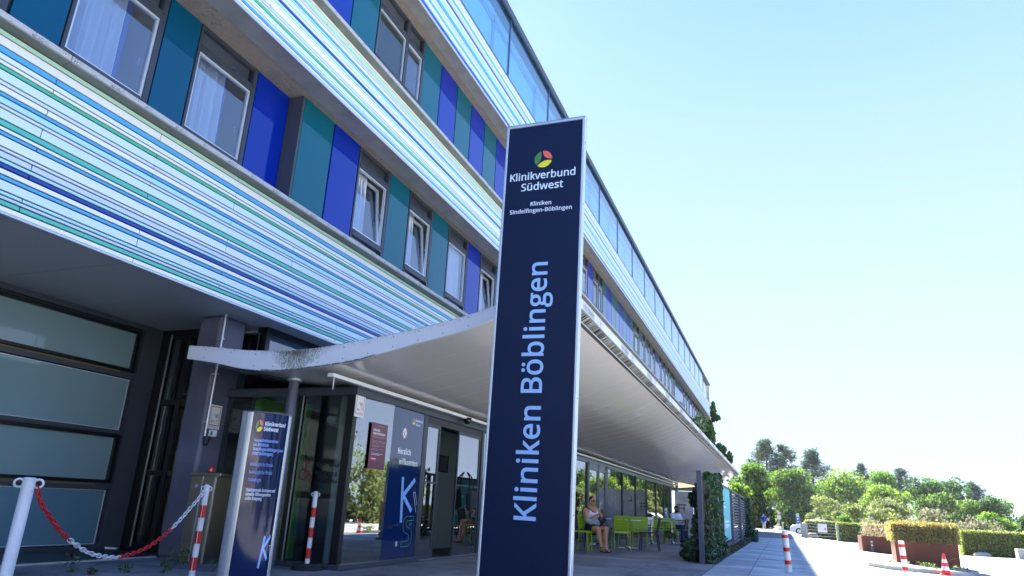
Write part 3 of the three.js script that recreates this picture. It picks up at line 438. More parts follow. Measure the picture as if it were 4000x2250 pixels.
// ------------------------------------------------------------------ cafe front
const cafe = thing('glass_facade', 'long glazed cafe front with slim grey mullions below the canopy', 'glass front');
{
  const XF = z => 5.75 + 0.10 * sstep(-26, -34, z) + 0.16 * sstep(-33, -43, z);
  const joints = [-13.56, -16.4, -19.25, -22.2, -22.42, -23.64, -23.79, -24.76, -25.12, -27.75, -30.55, -33.5, -36.5, -39.4, -42.3, -43.1];
  const kind = ['pane', 'pane', 'pane', 'post', 'door', 'post', 'door', 'post', 'pane', 'pane', 'pane', 'pane', 'pane', 'pane', 'post'];
  for (let i = 0; i < kind.length; i++) {
    const z0 = joints[i], z1 = joints[i + 1], X0 = XF(z0), X1 = XF(z1), base = gy(-5.8, (z0 + z1) / 2) + 0.02, Xm = (X0 + X1) / 2, L = Math.hypot(X1 - X0, z1 - z0), turn = Math.atan2(-(X1 - X0), z1 - z0);
    const place = m => { m.position.set(-Xm, 0, (z0 + z1) / 2); m.rotation.y = -Math.atan2(X1 - X0, z0 - z1); return m; };
    if (kind[i] === 'post') { place(part('post', bx(-0.08, 0.02, base - 0.1, 2.45, -L / 2, L / 2), M.frame, cafe)); continue; }
    if (kind[i] === 'door') {
      const d = place(part('door', [bx(-0.04, 0.01, base, 2.30, L / 2 - 0.06, L / 2), bx(-0.04, 0.01, base, 2.30, -L / 2, -L / 2 + 0.06), bx(-0.04, 0.01, base, base + 0.12, -L / 2 + 0.06, L / 2 - 0.06), bx(-0.04, 0.01, 2.20, 2.40, -L / 2 + 0.06, L / 2 - 0.06)], M.frameLight, cafe));
      part('pane', bx(-0.02, -0.012, base + 0.12, 2.20, -L / 2 + 0.06, L / 2 - 0.06), M.glassMirror, d);
      part('handle', [rod([0.05, 0.9, L / 2 - 0.1], [0.05, 1.25, L / 2 - 0.1], 0.012), rod([0.0, 0.95, L / 2 - 0.1], [0.05, 0.95, L / 2 - 0.1], 0.008), rod([0.0, 1.2, L / 2 - 0.1], [0.05, 1.2, L / 2 - 0.1], 0.008)], M.chrome, d); continue;
    }
    place(part('pane', bx(-0.03, -0.02, base + 0.08, 2.40, -L / 2 + 0.02, L / 2 - 0.02), M.glassMirror, cafe));
    place(part('mullion', bx(-0.07, 0.02, base, 2.42, -L / 2 - 0.025, -L / 2 + 0.025), M.anthracite, cafe));
    place(part('plinth', bx(-0.06, 0.01, base - 0.1, base + 0.08, -L / 2 + 0.025, L / 2), M.frame, cafe));
  }
  part('beam', [bx(-5.86, -5.73, 2.40, 2.53, -30, -13.6), bx(-6.05, -5.80, 2.40, 2.53, -43.1, -30)], M.frameLight, cafe);
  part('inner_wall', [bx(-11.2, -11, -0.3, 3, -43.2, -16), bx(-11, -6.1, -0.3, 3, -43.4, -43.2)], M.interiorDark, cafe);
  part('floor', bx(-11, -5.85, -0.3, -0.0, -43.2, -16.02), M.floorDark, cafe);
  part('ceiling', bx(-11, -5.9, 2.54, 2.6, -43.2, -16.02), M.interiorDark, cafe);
  part('end_column', rod([-5.75, -0.3, -43.6], [-5.75, 2.7, -43.6], 0.09, 0.09, 16), M.frameLight, cafe);
}
const cam = thing('security_camera', 'black dome camera under the canopy beside the sliding door', 'camera', [-5.62, 2.51, -12.35]);
{ part('dome', new THREE.SphereGeometry(0.075, 20, 10, 0, 6.3, Math.PI / 2, Math.PI / 2), P('#0c0d10', 0.1, { clearcoat: 1 }), cam); part('base', new THREE.CylinderGeometry(0.085, 0.08, 0.05, 20).translate(0, 0.02, 0), M.rubber, cam); }
// ------------------------------------------------------------------ sign pylon
const fontR = await new FontLoader().loadAsync('fonts/droid/droid_sans_regular.typeface.json');
function textGeo(s, size, depth = 0.003) { const g = new TextGeometry(s, { font: fontR, size, depth, curveSegments: 8, bevelEnabled: true, bevelSize: 0.017 * size, bevelThickness: depth * 0.3, bevelSegments: 1 }); g.computeBoundingBox(); return g; }
function fitText(s, w, hgt, depth = 0.003) { const g = textGeo(s, 1, 0.001), b = g.boundingBox, cap = textGeo('K', 1, 0.001).boundingBox.max.y; g.translate(-b.min.x, 0, 0); g.scale(w / (b.max.x - b.min.x), hgt / cap, depth / 0.001); return g; }
function petalShape(R, a0, a1) { const s = new THREE.Shape(), r = a => a * Math.PI / 180; s.absarc(0, 0, R, r(a0), r(a1), false); const m = r((a0 + a1) / 2); s.quadraticCurveTo(-0.02 * R * Math.cos(m), -0.02 * R * Math.sin(m), R * Math.cos(r(a0)), R * Math.sin(r(a0))); return s; }
{
  const p = thing('sign_pylon', 'tall dark blue clinic pylon with white emblem text and large light blue vertical lettering', 'sign', [-2.305, 0, -6.5]);
  p.rotation.z = -0.0178;
  const hw = 0.466, top = 5.155, D = 0.095, navy = P('#02173b', 0.42, { ior: 1.38 });
  part('sign_panel', bx(-hw + 0.024, hw - 0.026, 0.03, top - 0.03, -D + 0.012, -0.012), navy, p);
  part('frame', [rbx(-hw, -hw + 0.026, 0, top, -D, 0, 0.006), rbx(hw - 0.028, hw, 0, top, -D, 0, 0.006), rbx(-hw + 0.026, hw - 0.028, top - 0.03, top, -D, 0, 0.005), rbx(-hw + 0.026, hw - 0.028, 0, 0.06, -D, 0, 0.005)], P('#cfd8e2', 0.3, { metalness: 0.55 }), p);
  part('top_cap', bx(-hw - 0.002, hw + 0.002, top, top + 0.006, -D - 0.003, 0.003), M.alu, p);
  const sc = []; for (const y of [0.9, 2.0, 3.05, 4.1, 4.85]) { const g = new THREE.CylinderGeometry(0.006, 0.006, 0.004, 8); g.rotateZ(Math.PI / 2); g.translate(hw + 0.001, y, -D / 2); sc.push(g); } part('screw', sc, M.rubber, p);
  const cx = -2.305, lean = y => y * 0.0178, lx = (x, y) => x - cx - lean(y), z = -0.012;
  const put = (name, g, x, y, mat, label) => { g.translate(x, y, z); return part(name, g, mat, p, label); };
  const wt = S('#dcefff', 0.5), lb = S('#9cc4f4', 0.5);
  const ex = lx(-2.229, 4.68);
  for (const [a, b, c, n] of [[108, 220, '#4a8247', 'green petal'], [-2, 94, '#ee6a63', 'red petal'], [230, 346, '#eae32c', 'yellow petal']]) put('emblem_petal', ext(petalShape(0.103, a, b), 0.003), ex, 4.685, S(c, 0.5), n);
  put('text_line', fitText('Klinikverbund', 0.765, 0.089), lx(-2.619, 4.43), 4.447, wt);
  put('text_line', fitText('Südwest', 0.49, 0.089), lx(-2.481, 4.32), 4.313, wt);
  put('text_line', fitText('Kliniken', 0.240, 0.047), lx(-2.361, 4.12), 4.122, wt);
  put('text_line', fitText('Sindelfingen-Böblingen', 0.716, 0.047), lx(-2.603, 4.05), 4.042, wt);
  const g = fitText('Kliniken Böblingen', 2.625, 0.222); g.rotateZ(Math.PI / 2); g.translate(-2.189 - cx, 0.825, z); g.translate(-lean(0.9), 0, 0); part('lettering', g, lb, p);
}
// ------------------------------------------------------------------ curved stele of the health centre
{
  const st = thing('sign_stele', 'curved dark blue stele of the health centre with silver edges', 'sign', [-4.405, 0, -5.2], 0.90);
  const a = 0.222, b = 0.115, ht = 1.665, N = 64, sect = (k, f0, f1, n) => [...Array(n + 1)].map((_, i) => { const t = lerp(f0, f1, i / n); return [a * k * Math.sin(t), b * k * Math.cos(t)]; });
  function wall(pts, y0, y1) { const pos = [], uv = [], idx = [], nr = []; pts.forEach(([x, z], i) => { const n = V(x / (a * a), 0, z / (b * b)).normalize(); for (const y of [y0, y1]) { pos.push(x, y, z); nr.push(n.x, 0, n.z); uv.push(i / (pts.length - 1), y === y0 ? 0 : 1); } }); for (let i = 0; i < pts.length - 1; i++) { const k = i * 2; idx.push(k, k + 2, k + 1, k + 1, k + 2, k + 3); } const g = new THREE.BufferGeometry(); g.setAttribute('position', new THREE.Float32BufferAttribute(pos, 3)); g.setAttribute('normal', new THREE.Float32BufferAttribute(nr, 3)); g.setAttribute('uv', new THREE.Float32BufferAttribute(uv, 2)); g.setIndex(idx); return g; }
  const silver = P('#d3d9df', 0.26, { metalness: 0.6, map: tMottle });
  part('silver_shell', wall(sect(1, Math.PI * 0.30, Math.PI * 1.72, 60), 0, ht), silver, st);
  part('silver_edge', wall(sect(1, -Math.PI * 0.285, -Math.PI * 0.222, 6), 0, ht), silver, st);
  const cap = new THREE.CylinderGeometry(1, 1, 0.012, 48); cap.scale(a + 0.002, 1, b + 0.002); cap.translate(0, ht + 0.004, 0); part('top_cap', cap, S('#60666c', 0.6, { map: tSpeckle }), st);
  const panelPts = sect(1.004, -Math.PI * 0.22, Math.PI * 0.30, 40);
  const t = canvasTex(768, 2048, (g, w, h) => {
    g.fillStyle = '#0d1f49'; g.fillRect(0, 0, w, h); const y = v => (ht - v) / ht * h;
    emblem(g, 150, y(1.548), 66);
    g.fillStyle = '#f1f6ff'; g.font = 'bold 62px sans-serif'; stretch(g, 'Klinikverbund', 250, y(1.553), 440); stretch(g, 'Südwest', 240, y(1.505), 290);
    g.fillStyle = '#8db6ff'; g.font = 'bold 46px sans-serif'; let yy = y(1.405); for (const [s, q] of [['Gesundheitszentrum', 470], ['am Klinikum', 290], ['Sindelfingen-Böblingen gGmbH', 640], ['(MVZ Böblingen)', 400]]) { stretch(g, s, 90, yy, q); yy += 48; }
    g.font = '50px serif'; stretch(g, 'Onkologische Praxis', 85, y(1.192), 430); stretch(g, 'Radiologische Praxis', 85, y(1.125), 440); stretch(g, 'Pathologie', 85, y(1.058), 250);
    g.fillStyle = '#e9f0fc'; g.font = 'bold 46px serif'; yy = y(0.972); for (const [s, q] of [['Praktizierende Ärzt:innen und', 570], ['aktuelle Öffnungszeiten', 480], ['siehe Eingang', 310]]) { stretch(g, s, 85, yy, q); yy += 44; }
    g.strokeStyle = '#8fbdfa'; g.lineWidth = 40; g.beginPath(); g.moveTo(570, y(0.60)); g.lineTo(515, y(0.335)); g.stroke(); g.beginPath(); g.moveTo(710, y(0.60)); g.lineTo(560, y(0.50)); g.lineTo(685, y(0.405)); g.stroke(); g.strokeStyle = '#e4ecfa'; g.lineWidth = 8; g.beginPath(); g.moveTo(740, y(0.52)); g.lineTo(710, y(0.52)); g.lineTo(775, y(0.42)); g.stroke();
  });
  part('sign_panel', wall(panelPts, 0.01, ht - 0.004), P('#ffffff', 0.06, { map: t, ior: 1.42 }), st);
}
// ------------------------------------------------------------------ chain posts
function eyelet(x, y) { return new THREE.TorusGeometry(0.028, 0.008, 8, 20).translate(x, y, 0); }
{
  const b = thing('chain_post', 'plain white round chain post with hooks at its top beside the frosted windows', 'bollard', [-4.955, 0, -3.5]);
  part('post', [rod([0, 0, 0], [0, 0.99, 0], 0.041, 0.041, 28), new THREE.SphereGeometry(0.041, 20, 8, 0, 6.3, 0, Math.PI / 2).scale(1, 0.15, 1).translate(0, 0.99, 0)], P('#e8edf4', 0.35, { map: tMottle }), b);
  for (const q of [0.058, -0.058]) part('hook', eyelet(q, 0.955).rotateY(0.9), M.white, b);
}
function stripedPost(x, z, label, split, base) {
  const b = thing('chain_post', label, 'bollard', [x, 0, z]); const r = 0.032, top = 1.015, y0 = base ? 0.09 : 0;
  const cuts = [[y0, 0.155, 0], [0.155, 0.285, 1], [0.285, 0.42, 0], [0.42, 0.55, 1], [0.55, 0.685, 0], [0.685, 0.812, 1], [0.812, top, 0]];
  for (const [u, v, red] of cuts) part(red ? 'red_band' : 'white_band', rod([0, u, 0], [0, v, 0], r + (red ? 0.0006 : 0), r + (red ? 0.0006 : 0), 24), red ? M.red : M.white, b);
  if (split) part('seam_stripe', rod([r * 0.42, 0.02, r * 0.86], [r * 0.42, 0.81, r * 0.86], 0.004, 0.004, 6), M.white, b);
  part('cap', rod([0, top, 0], [0, top + 0.012, 0], r * 0.8, r * 0.7, 20), M.white, b);
  for (const q of [0.036, -0.036]) part('hook', new THREE.TorusGeometry(0.02, 0.006, 8, 16).translate(q, 0.985, 0).rotateY(0.6), M.white, b);
  if (base) { const g = new THREE.CylinderGeometry(0.185, 0.225, 0.085, 8); g.rotateY(Math.PI / 8); g.translate(0, 0.043, 0); part('foot', g, M.rubber, b); }
  return b;
}
stripedPost(-5.87, -6.13, 'red and white post with a pale seam where the chain ends', true, false);
stripedPost(-6.045, -8.35, 'red and white post on a black rubber foot beside the glazed vestibule', false, true);
{
  const ch = thing('barrier_chain', 'red and white plastic chain sagging between the two chain posts', 'chain');
  const A = V(-4.92, 0.93, -3.54), B = V(-5.87, 0.985, -6.12), L = 2.80;
  const ss = [0, 0.07, 0.15, 0.25, 0.36, 0.52, 0.63, 0.77, 0.90, 1.06, 1.20, 1.29, 1.50, 1.65, 1.78, 1.93, 2.08, 2.30, 2.48, 2.66, 2.80], sy = [0.93, 0.84, 0.775, 0.71, 0.64, 0.56, 0.515, 0.462, 0.43, 0.402, 0.388, 0.384, 0.40, 0.42, 0.445, 0.495, 0.55, 0.66, 0.77, 0.88, 0.985];
  const cur = new THREE.CatmullRomCurve3(ss.map((s, i) => { const p = A.clone().lerp(B, s / L); p.y = sy[i]; return p; }), false, 'centripetal'); const len = cur.getLength(), n = Math.round(len / 0.049);
  const link = (() => { const s = new THREE.CatmullRomCurve3([...Array(16)].map((_, i) => { const t = i / 16 * 2 * Math.PI, c = Math.cos(t), q = Math.sin(t); return V(0.015 * Math.sign(q) * Math.pow(Math.abs(q), 0.7), 0, 0.032 * Math.sign(c) * Math.pow(Math.abs(c), 0.8)); }), true); return new THREE.TubeGeometry(s, 20, 0.0058, 6, true); })();
  for (let i = 0; i < n; i++) {
    const u = (i + 0.5) / n, p = cur.getPointAt(u), d = cur.getTangentAt(u), frac = u * L, redSeg = frac < 0.60 || (frac > 1.33 && frac < 2.10);
    const m = part('link', link, redSeg ? M.red : M.white, ch); m.position.copy(p); m.quaternion.setFromUnitVectors(V(0, 0, 1), d); m.rotateZ(i % 2 ? 0.85 : -0.75);
  }
}
// ------------------------------------------------------------------ pillar fittings
{
  const c = thing('conduit_pipe', 'thin zinc conduit pipe clamped to the corner of the dark pillar', 'pipe', [-8.145, 0, -8.235]);
  part('pipe', [rod([0.05, 1.76, 0], [0.05, 3.68, 0], 0.017, 0.017, 14)], P('#c8ced4', 0.35, { metalness: 0.6 }), c);
  for (const y of [1.98, 2.72, 3.28]) part('clamp', [rod([0.05, y - 0.012, 0], [0.05, y + 0.012, 0], 0.024, 0.024, 14), bx(-0.05, 0.05, y - 0.008, y + 0.008, -0.06, -0.02)], M.alu, c);
  part('cable_loop', tube([[0.05, 1.77, 0], [0.05, 1.67, 0.0], [0.075, 1.62, 0.0], [0.115, 1.64, 0], [0.13, 1.70, -0.01], [0.13, 1.76, -0.02]], 0.014, 8, 24), M.rubber, c);
  const sb = thing('junction_box', 'small white wall box with a cable loop below the sign on the dark pillar', 'socket box', [-7.99, 1.755, -8.27]);
  part('housing', rbx(-0.055, 0.055, 0, 0.10, -0.04, 0.03, 0.012), M.white, sb); part('switch', rbx(-0.005, 0.03, 0.02, 0.075, 0.03, 0.036, 0.003), S('#6c7078', 0.5), sb);
  part('mounting_plate', bx(-0.21, 0.02, -0.02, 0.12, -0.045, -0.04), M.column, sb);
}
const pvTex = (sq) => canvasTex(256, 448, (g, w, h) => {
  g.fillStyle = '#eceff2'; g.fillRect(0, 0, w, h); g.strokeStyle = '#b8222c'; g.lineWidth = 12; g.strokeRect(24, 34, w - 48, h - 104);
  g.strokeStyle = '#4b5056'; g.lineWidth = 3; g.beginPath(); g.moveTo(50, 345); g.lineTo(50, 250); g.lineTo(112, 165); g.lineTo(152, 255); g.lineTo(152, 355); g.closePath(); g.moveTo(112, 165); g.lineTo(190, 140); g.lineTo(216, 235); g.lineTo(152, 255); g.moveTo(216, 235); g.lineTo(216, 325); g.lineTo(152, 355); g.stroke();
  g.fillStyle = '#a9b0b8'; g.beginPath(); g.moveTo(122, 180); g.lineTo(186, 160); g.lineTo(204, 222); g.lineTo(150, 240); g.fill();
  g.fillStyle = '#23262b'; g.font = 'bold 56px sans-serif'; g.fillText('PV', 58, 330); g.beginPath(); g.moveTo(190, 250); g.lineTo(176, 290); g.lineTo(186, 290); g.lineTo(178, 322); g.lineTo(200, 280); g.lineTo(190, 280); g.fill();
  g.font = '25px sans-serif'; stretch(g, 'Freischaltelement', 28, 412, 200);
});
function plate(name, label, w, h, tex, pos, turn, cat = 'sign') { const t = thing(name, label, cat, pos, turn); part('backing', bx(-w / 2, w / 2, -h / 2, h / 2, -0.006, -0.0005), M.white, t); const g = new THREE.PlaneGeometry(w, h); g.translate(0, 0, 0.0012); part('print', g, P('#ffffff', 0.3, { map: tex }), t); return t; }
plate('warning_sign', 'white PV sign with red border half behind the conduit on the dark pillar', 0.235, 0.37, pvTex(), [-8.19, 2.075, -8.47], Math.PI / 2 * 0.98);
plate('warning_sign', 'white PV sign with red border at the corner of the glazed vestibule', 0.245, 0.345, pvTex(), [-5.744, 2.275, -8.745], Math.PI / 2);
{
  const t = canvasTex(384, 600, (g, w, h) => {
    g.fillStyle = '#6a2446'; g.fillRect(0, 0, w, h); g.fillStyle = 'rgba(255,255,255,0.75)'; g.font = '11px sans-serif'; g.fillText('Eine Kampagne der Kliniken im Land', 130, 40); g.fillStyle = '#fff'; g.font = 'bold 40px sans-serif'; stretch(g, 'KEIN GELD.', 50, 108, 160); stretch(g, 'KEINE VERSORGUNG.', 50, 152, 290);
    g.strokeStyle = '#d13a63'; g.lineWidth = 5; g.beginPath(); g.moveTo(52, 166); g.quadraticCurveTo(180, 152, 338, 160); g.stroke();
    g.fillStyle = 'rgba(255,255,255,0.85)'; g.font = '17px sans-serif'; stretch(g, 'Wir sind für Sie da. Solange wir noch können.', 50, 190, 285);
    g.fillStyle = 'rgba(255,255,255,0.55)'; const r = rng(4); for (const [y, n] of [[232, 3], [292, 2], [338, 2]]) for (let i = 0; i < n; i++) { let x = 50; const end = i === n - 1 ? 200 : 330; while (x < end) { const l = 8 + r() * 24; g.fillRect(x, y + i * 15, l, 4); x += l + 5; } }
    g.fillStyle = 'rgba(255,255,255,0.9)'; for (let i = 0; i < 2; i++) { let x = 50; while (x < (i ? 240 : 320)) { const l = 10 + r() * 24; g.fillRect(x, 398 + i * 16, l, 6); x += l + 5; } }
    g.fillStyle = '#c93a66'; g.fillRect(50, 452, 120, 34); g.beginPath(); g.moveTo(140, 484); g.lineTo(172, 484); g.lineTo(170, 508); g.fill(); g.fillStyle = '#fff'; g.font = 'bold 20px sans-serif'; stretch(g, 'Jetzt handeln!', 58, 475, 104);
  });
  const p = thing('wall_poster', 'dark maroon campaign poster stuck inside the entrance glass', 'poster', [-5.742, 1.74, -9.36], Math.PI / 2); const g = new THREE.PlaneGeometry(0.475, 0.685); part('print', g, P('#ffffff', 0.25, { map: t }), p);
}
{ // steel service box with red beacon
  const k = thing('service_pillar', 'brushed steel service box with a sloping lid beside the dark pillar', 'cabinet', [-7.62, 0, -8.02]);
  part('body', rbx(-0.25, 0.2, 0, 1.17, -0.18, 0.12, 0.006), M.steel, k); part('lid', [rbx(-0.26, 0.29, 1.17, 1.215, -0.21, 0.15, 0.008)], M.steel, k);
  part('door', [rbx(-0.02, 0.17, 0.03, 0.85, 0.12, 0.128, 0.003), rbx(-0.02, 0.17, 0.86, 1.14, 0.12, 0.128, 0.003)], M.steel, k); part('edge_profile', [bx(-0.045, -0.03, 0.02, 1.16, 0.12, 0.135), bx(0.18, 0.195, 0.02, 1.16, 0.12, 0.135)], M.alu, k);
  part('keyhole', [rod([0.06, 1.06, 0.125], [0.06, 1.06, 0.14], 0.012)], M.chrome, k); part('sticker', rod([-0.14, 1.03, 0.118], [-0.14, 1.03, 0.123], 0.028, 0.028, 20), S('#b8c0e0', 0.5), k); part('sticker_print', new THREE.TorusGeometry(0.019, 0.004, 6, 20).translate(-0.14, 1.03, 0.124), S('#2a2f78', 0.5), k);
  const l = thing('beacon_lamp', 'unlit red beacon lamp on top of the steel service box', 'lamp', [-7.60, 1.217, -7.97]);
  part('dome', [rod([0, 0.012, 0], [0, 0.05, 0], 0.05, 0.05, 20), new THREE.SphereGeometry(0.05, 20, 10, 0, 6.3, 0, Math.PI / 2).translate(0, 0.05, 0)], P('#a80d14', 0.12, { clearcoat: 1 }), l); part('base', rod([0, 0, 0], [0, 0.014, 0], 0.056, 0.056, 20), M.rubber, l);
}
{ const b = thing('shoulder_bag', 'black shoulder bag hanging on the open sliding door', 'bag', [-5.62, 0, -12.75]); const g = new RoundedBoxGeometry(0.12, 0.36, 0.30, 4, 0.05); g.rotateX(0.25); g.translate(0, 1.03, 0); part('body', g, S('#1b1e29', 0.75), b); part('strap', tube([[0, 1.18, 0.1], [-0.05, 1.45, 0.03], [-0.13, 1.55, -0.02], [-0.05, 1.45, -0.08], [0, 1.18, -0.12]], 0.014), S('#15171f', 0.8), b); part('flap', bx(0.055, 0.066, 1.05, 1.18, -0.13, 0.13), S('#232733', 0.7), b); }
// ------------------------------------------------------------------ foliage
function leafCards(n, sample, size, cols, r, o = {}) {                    // n bent leaf cards placed by sample()
  const pos = new Float32Array(n * 18), col = new Float32Array(n * 18), nor = new Float32Array(n * 18), c = new THREE.Color(), q = new THREE.Quaternion(), e = new THREE.Euler(), v = V(0, 0, 0), C = cols.map(h => new THREE.Color(h).multiplyScalar(0.72));
  const quad = [[-0.5, 0, 0], [0, -0.32, 0.1], [0, 0.32, 0.1], [0.5, 0, -0.06]], tri = [0, 1, 2, 1, 3, 2];
  for (let i = 0; i < n; i++) {
    const s = sample(r), k = size * (0.6 + 0.8 * r()), t = s.t ?? r();
    e.set(r() * 6.3, r() * 6.3, r() * 6.3); q.setFromEuler(e); if (o.flat) { e.set((r() - 0.5) * o.flat, r() * 6.3, (r() - 0.5) * o.flat - 1.57); q.setFromEuler(e); }
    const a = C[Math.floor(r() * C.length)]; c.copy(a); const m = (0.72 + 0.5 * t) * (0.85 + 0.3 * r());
    tri.forEach((w, j) => { v.set(quad[w][0] * k * (o.long ?? 1), quad[w][1] * k * (o.wide ?? 1), quad[w][2] * k).applyQuaternion(q); const b = i * 18 + j * 3; pos[b] = s.x + v.x; pos[b + 1] = s.y + v.y; pos[b + 2] = s.z + v.z; col[b] = c.r * m; col[b + 1] = c.g * m; col[b + 2] = c.b * m; });
  }
  const g = new THREE.BufferGeometry(); g.setAttribute('position', new THREE.BufferAttribute(pos, 3)); g.setAttribute('color', new THREE.BufferAttribute(col, 3)); g.setAttribute('uv', new THREE.BufferAttribute(new Float32Array(n * 12), 2)); g.computeVertexNormals(); return g;
}
const leafMat = P('#ffffff', 1, { vertexColors: true, transmission: 0.5, thickness: 0, side: THREE.DoubleSide });
const leafGloss = P('#ffffff', 0.55, { vertexColors: true, side: THREE.DoubleSide });
function lobes(n, R, Hh, r, flat = 1) { const l = []; for (let i = 0; i < n; i++) { const a = r() * 6.283, u = Math.pow(r(), 0.5), y = r() * 2 - 1, k = Math.sqrt(Math.max(0.06, 1 - y * y)); l.push({ x: Math.cos(a) * u * R * k * 0.78, y: y * Hh * 0.78, z: Math.sin(a) * u * R * k * 0.78, s: R * (0.20 + 0.20 * r()) * flat }); } return l; }
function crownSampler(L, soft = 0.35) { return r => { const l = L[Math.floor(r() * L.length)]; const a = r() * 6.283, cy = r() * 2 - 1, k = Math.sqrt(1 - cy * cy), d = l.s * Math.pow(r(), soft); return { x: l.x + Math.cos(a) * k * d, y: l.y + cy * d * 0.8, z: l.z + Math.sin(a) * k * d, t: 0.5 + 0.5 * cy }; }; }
const GR = { maple: ['#5a8420', '#6f9a2a', '#4c741c', '#8aaa34'], lime: ['#78a024', '#8bb22e', '#658d1e', '#a3bb3c'], dark: ['#3f6a24', '#4a7a28', '#345a20', '#5c8a2e'], olive: ['#86964a', '#94a254', '#768840', '#a3ac66'], pine: ['#47643c', '#527042', '#3c5836', '#5e7a48'], blue: ['#4b6a4c', '#57765a', '#3f5c42'], yellow: ['#c9a41c', '#b99a24', '#d9b838', '#8f9a24'], grey: ['#99987a', '#8a8e64', '#a8a484', '#7c8452'], bright: ['#7aa82a', '#6b9c24', '#88b438'], ivy: ['#27501c', '#2f5c20', '#1f4418', '#3d6c28', '#4a7a30'], box: ['#b2a850', '#a0a84e', '#bca858', '#929c4c', '#c4aa66'], hedge: ['#8eb03c', '#a0bc48', '#b8c25e', '#7c9e36'] };
function broadTree(name, label, cat, x, z, top, R, cols, seed, n = 3600, size = 0.42, group) {
  n = Math.round(n * 1.9); R *= 1.16; const r = rng(seed), y0 = gy(x, z) - 0.1, t = thing(name, label, cat, [x, y0, z], 0, group), ht = top - y0, cH = ht * 0.47, cy = ht - cH;
  const L = lobes(30, R * 1.05, cH, r, 1.25); L.push({ x: 0, y: 0, z: 0, s: R * 0.6 }, { x: 0, y: -cH * 0.45, z: 0, s: R * 0.62 }, { x: 0, y: cH * 0.4, z: 0, s: R * 0.5 });
  const tr = [rod([0, 0, 0], [0.1, cy * 0.9, 0], R * 0.09, R * 0.05, 9)]; for (let i = 0; i < 6; i++) { const l = L[i]; tr.push(rod([0.08, cy * 0.75, 0], [l.x * 0.8, cy + l.y * 0.8, l.z * 0.8], R * 0.04, R * 0.012, 6)); }
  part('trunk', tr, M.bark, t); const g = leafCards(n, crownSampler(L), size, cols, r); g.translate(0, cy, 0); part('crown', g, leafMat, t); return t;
}
function pineTree(name, label, x, z, top, R, cols, seed, n = 3400, bare = 0.35) {
  const r = rng(seed), y0 = gy(x, z) - 0.1, t = thing(name, label, 'tree', [x, y0, z]), ht = top - y0, tr = [rod([0, 0, 0], [0, ht * 0.97, 0], R * 0.07, 0.04, 8)], L = [];
  n = Math.round(n * 1.8); const lev = 19; for (let i = 0; i < lev; i++) { const f = lerp(bare, 0.98, i / (lev - 1)), y = ht * f, reach = R * 1.25 * (1 - Math.pow((f - bare) / (1 - bare), 1.8) * 0.80) * (0.45 + 0.55 * r()), nb = 5; for (let b = 0; b < nb; b++) { const a = r() * 6.283, q = reach * (0.6 + 0.4 * r()); const ex = Math.cos(a) * q, ez = Math.sin(a) * q, ey = y + q * 0.18; tr.push(rod([0, y, 0], [ex, ey, ez], 0.06, 0.02, 5)); for (let k = 0; k < 3; k++) L.push({ x: ex * (0.5 + 0.25 * k), y: y + (ey - y) * (0.5 + 0.25 * k), z: ez * (0.5 + 0.25 * k), s: R * (0.10 + 0.14 * r()) }); } }
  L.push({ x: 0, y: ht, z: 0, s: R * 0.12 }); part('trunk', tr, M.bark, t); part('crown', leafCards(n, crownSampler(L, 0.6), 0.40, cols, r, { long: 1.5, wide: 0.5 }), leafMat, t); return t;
}
function shrub(name, label, cat, x, z, top, R, cols, seed, n = 2600, size = 0.24, group, o = {}) {
  const r = rng(seed), y0 = gy(x, z) - 0.15, t = thing(name, label, cat, [x, y0, z], 0, group), ht = top - y0, L = lobes(22, R, ht * 0.5, r, 1.0); for (const l of L) { l.y = Math.max(l.y, -ht * 0.5 + l.s * 0.4); }
  const tw = []; for (let i = 0; i < 16; i++) { const l = L[i % L.length]; tw.push(rod([l.x * 0.2, 0, l.z * 0.2], [l.x, ht * 0.5 + l.y + l.s * 0.6, l.z], 0.035, 0.01, 5)); }
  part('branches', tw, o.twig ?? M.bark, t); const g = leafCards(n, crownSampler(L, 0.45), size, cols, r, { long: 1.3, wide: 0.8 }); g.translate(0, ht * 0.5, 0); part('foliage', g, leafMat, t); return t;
}
function boxHedge(x0, x1, y0, y1, z0, z1, n, size, cols, r, topCols) {
  const inner = bx(x0 + 0.06, x1 - 0.06, y0, y1 - 0.06, z0 + 0.06, z1 - 0.06);
  const s = q => { const f = q(), jit = () => (q() - 0.5) * 0.10 + (q() < 0.06 ? (q() - 0.2) * 0.12 : 0); let x = lerp(x0, x1, q()), y = lerp(y0, y1, q()), z = lerp(z0, z1, q()); if (f < 0.34) z = z1 + jit(); else if (f < 0.5) z = z0 + jit(); else if (f < 0.62) x = x0 + jit(); else if (f < 0.70) x = x1 + jit(); else y = y1 + jit(); return { x, y, z }; };
  const s2 = q => ({ x: lerp(x0, x1, q()), y: y1 - 0.01 + Math.pow(q(), 3) * 0.08 - q() * 0.06, z: lerp(z0, z1, q()) });
  return [inner, merge([leafCards(n, s, size, cols, r), leafCards(Math.round(n * 0.45), s2, size, topCols ?? cols, r)])];
}
const hedgeCore = S('#4a4a20', 1);
const leafHedge = P('#ffffff', 1, { vertexColors: true, transmission: 0.6, thickness: 0, side: THREE.DoubleSide });
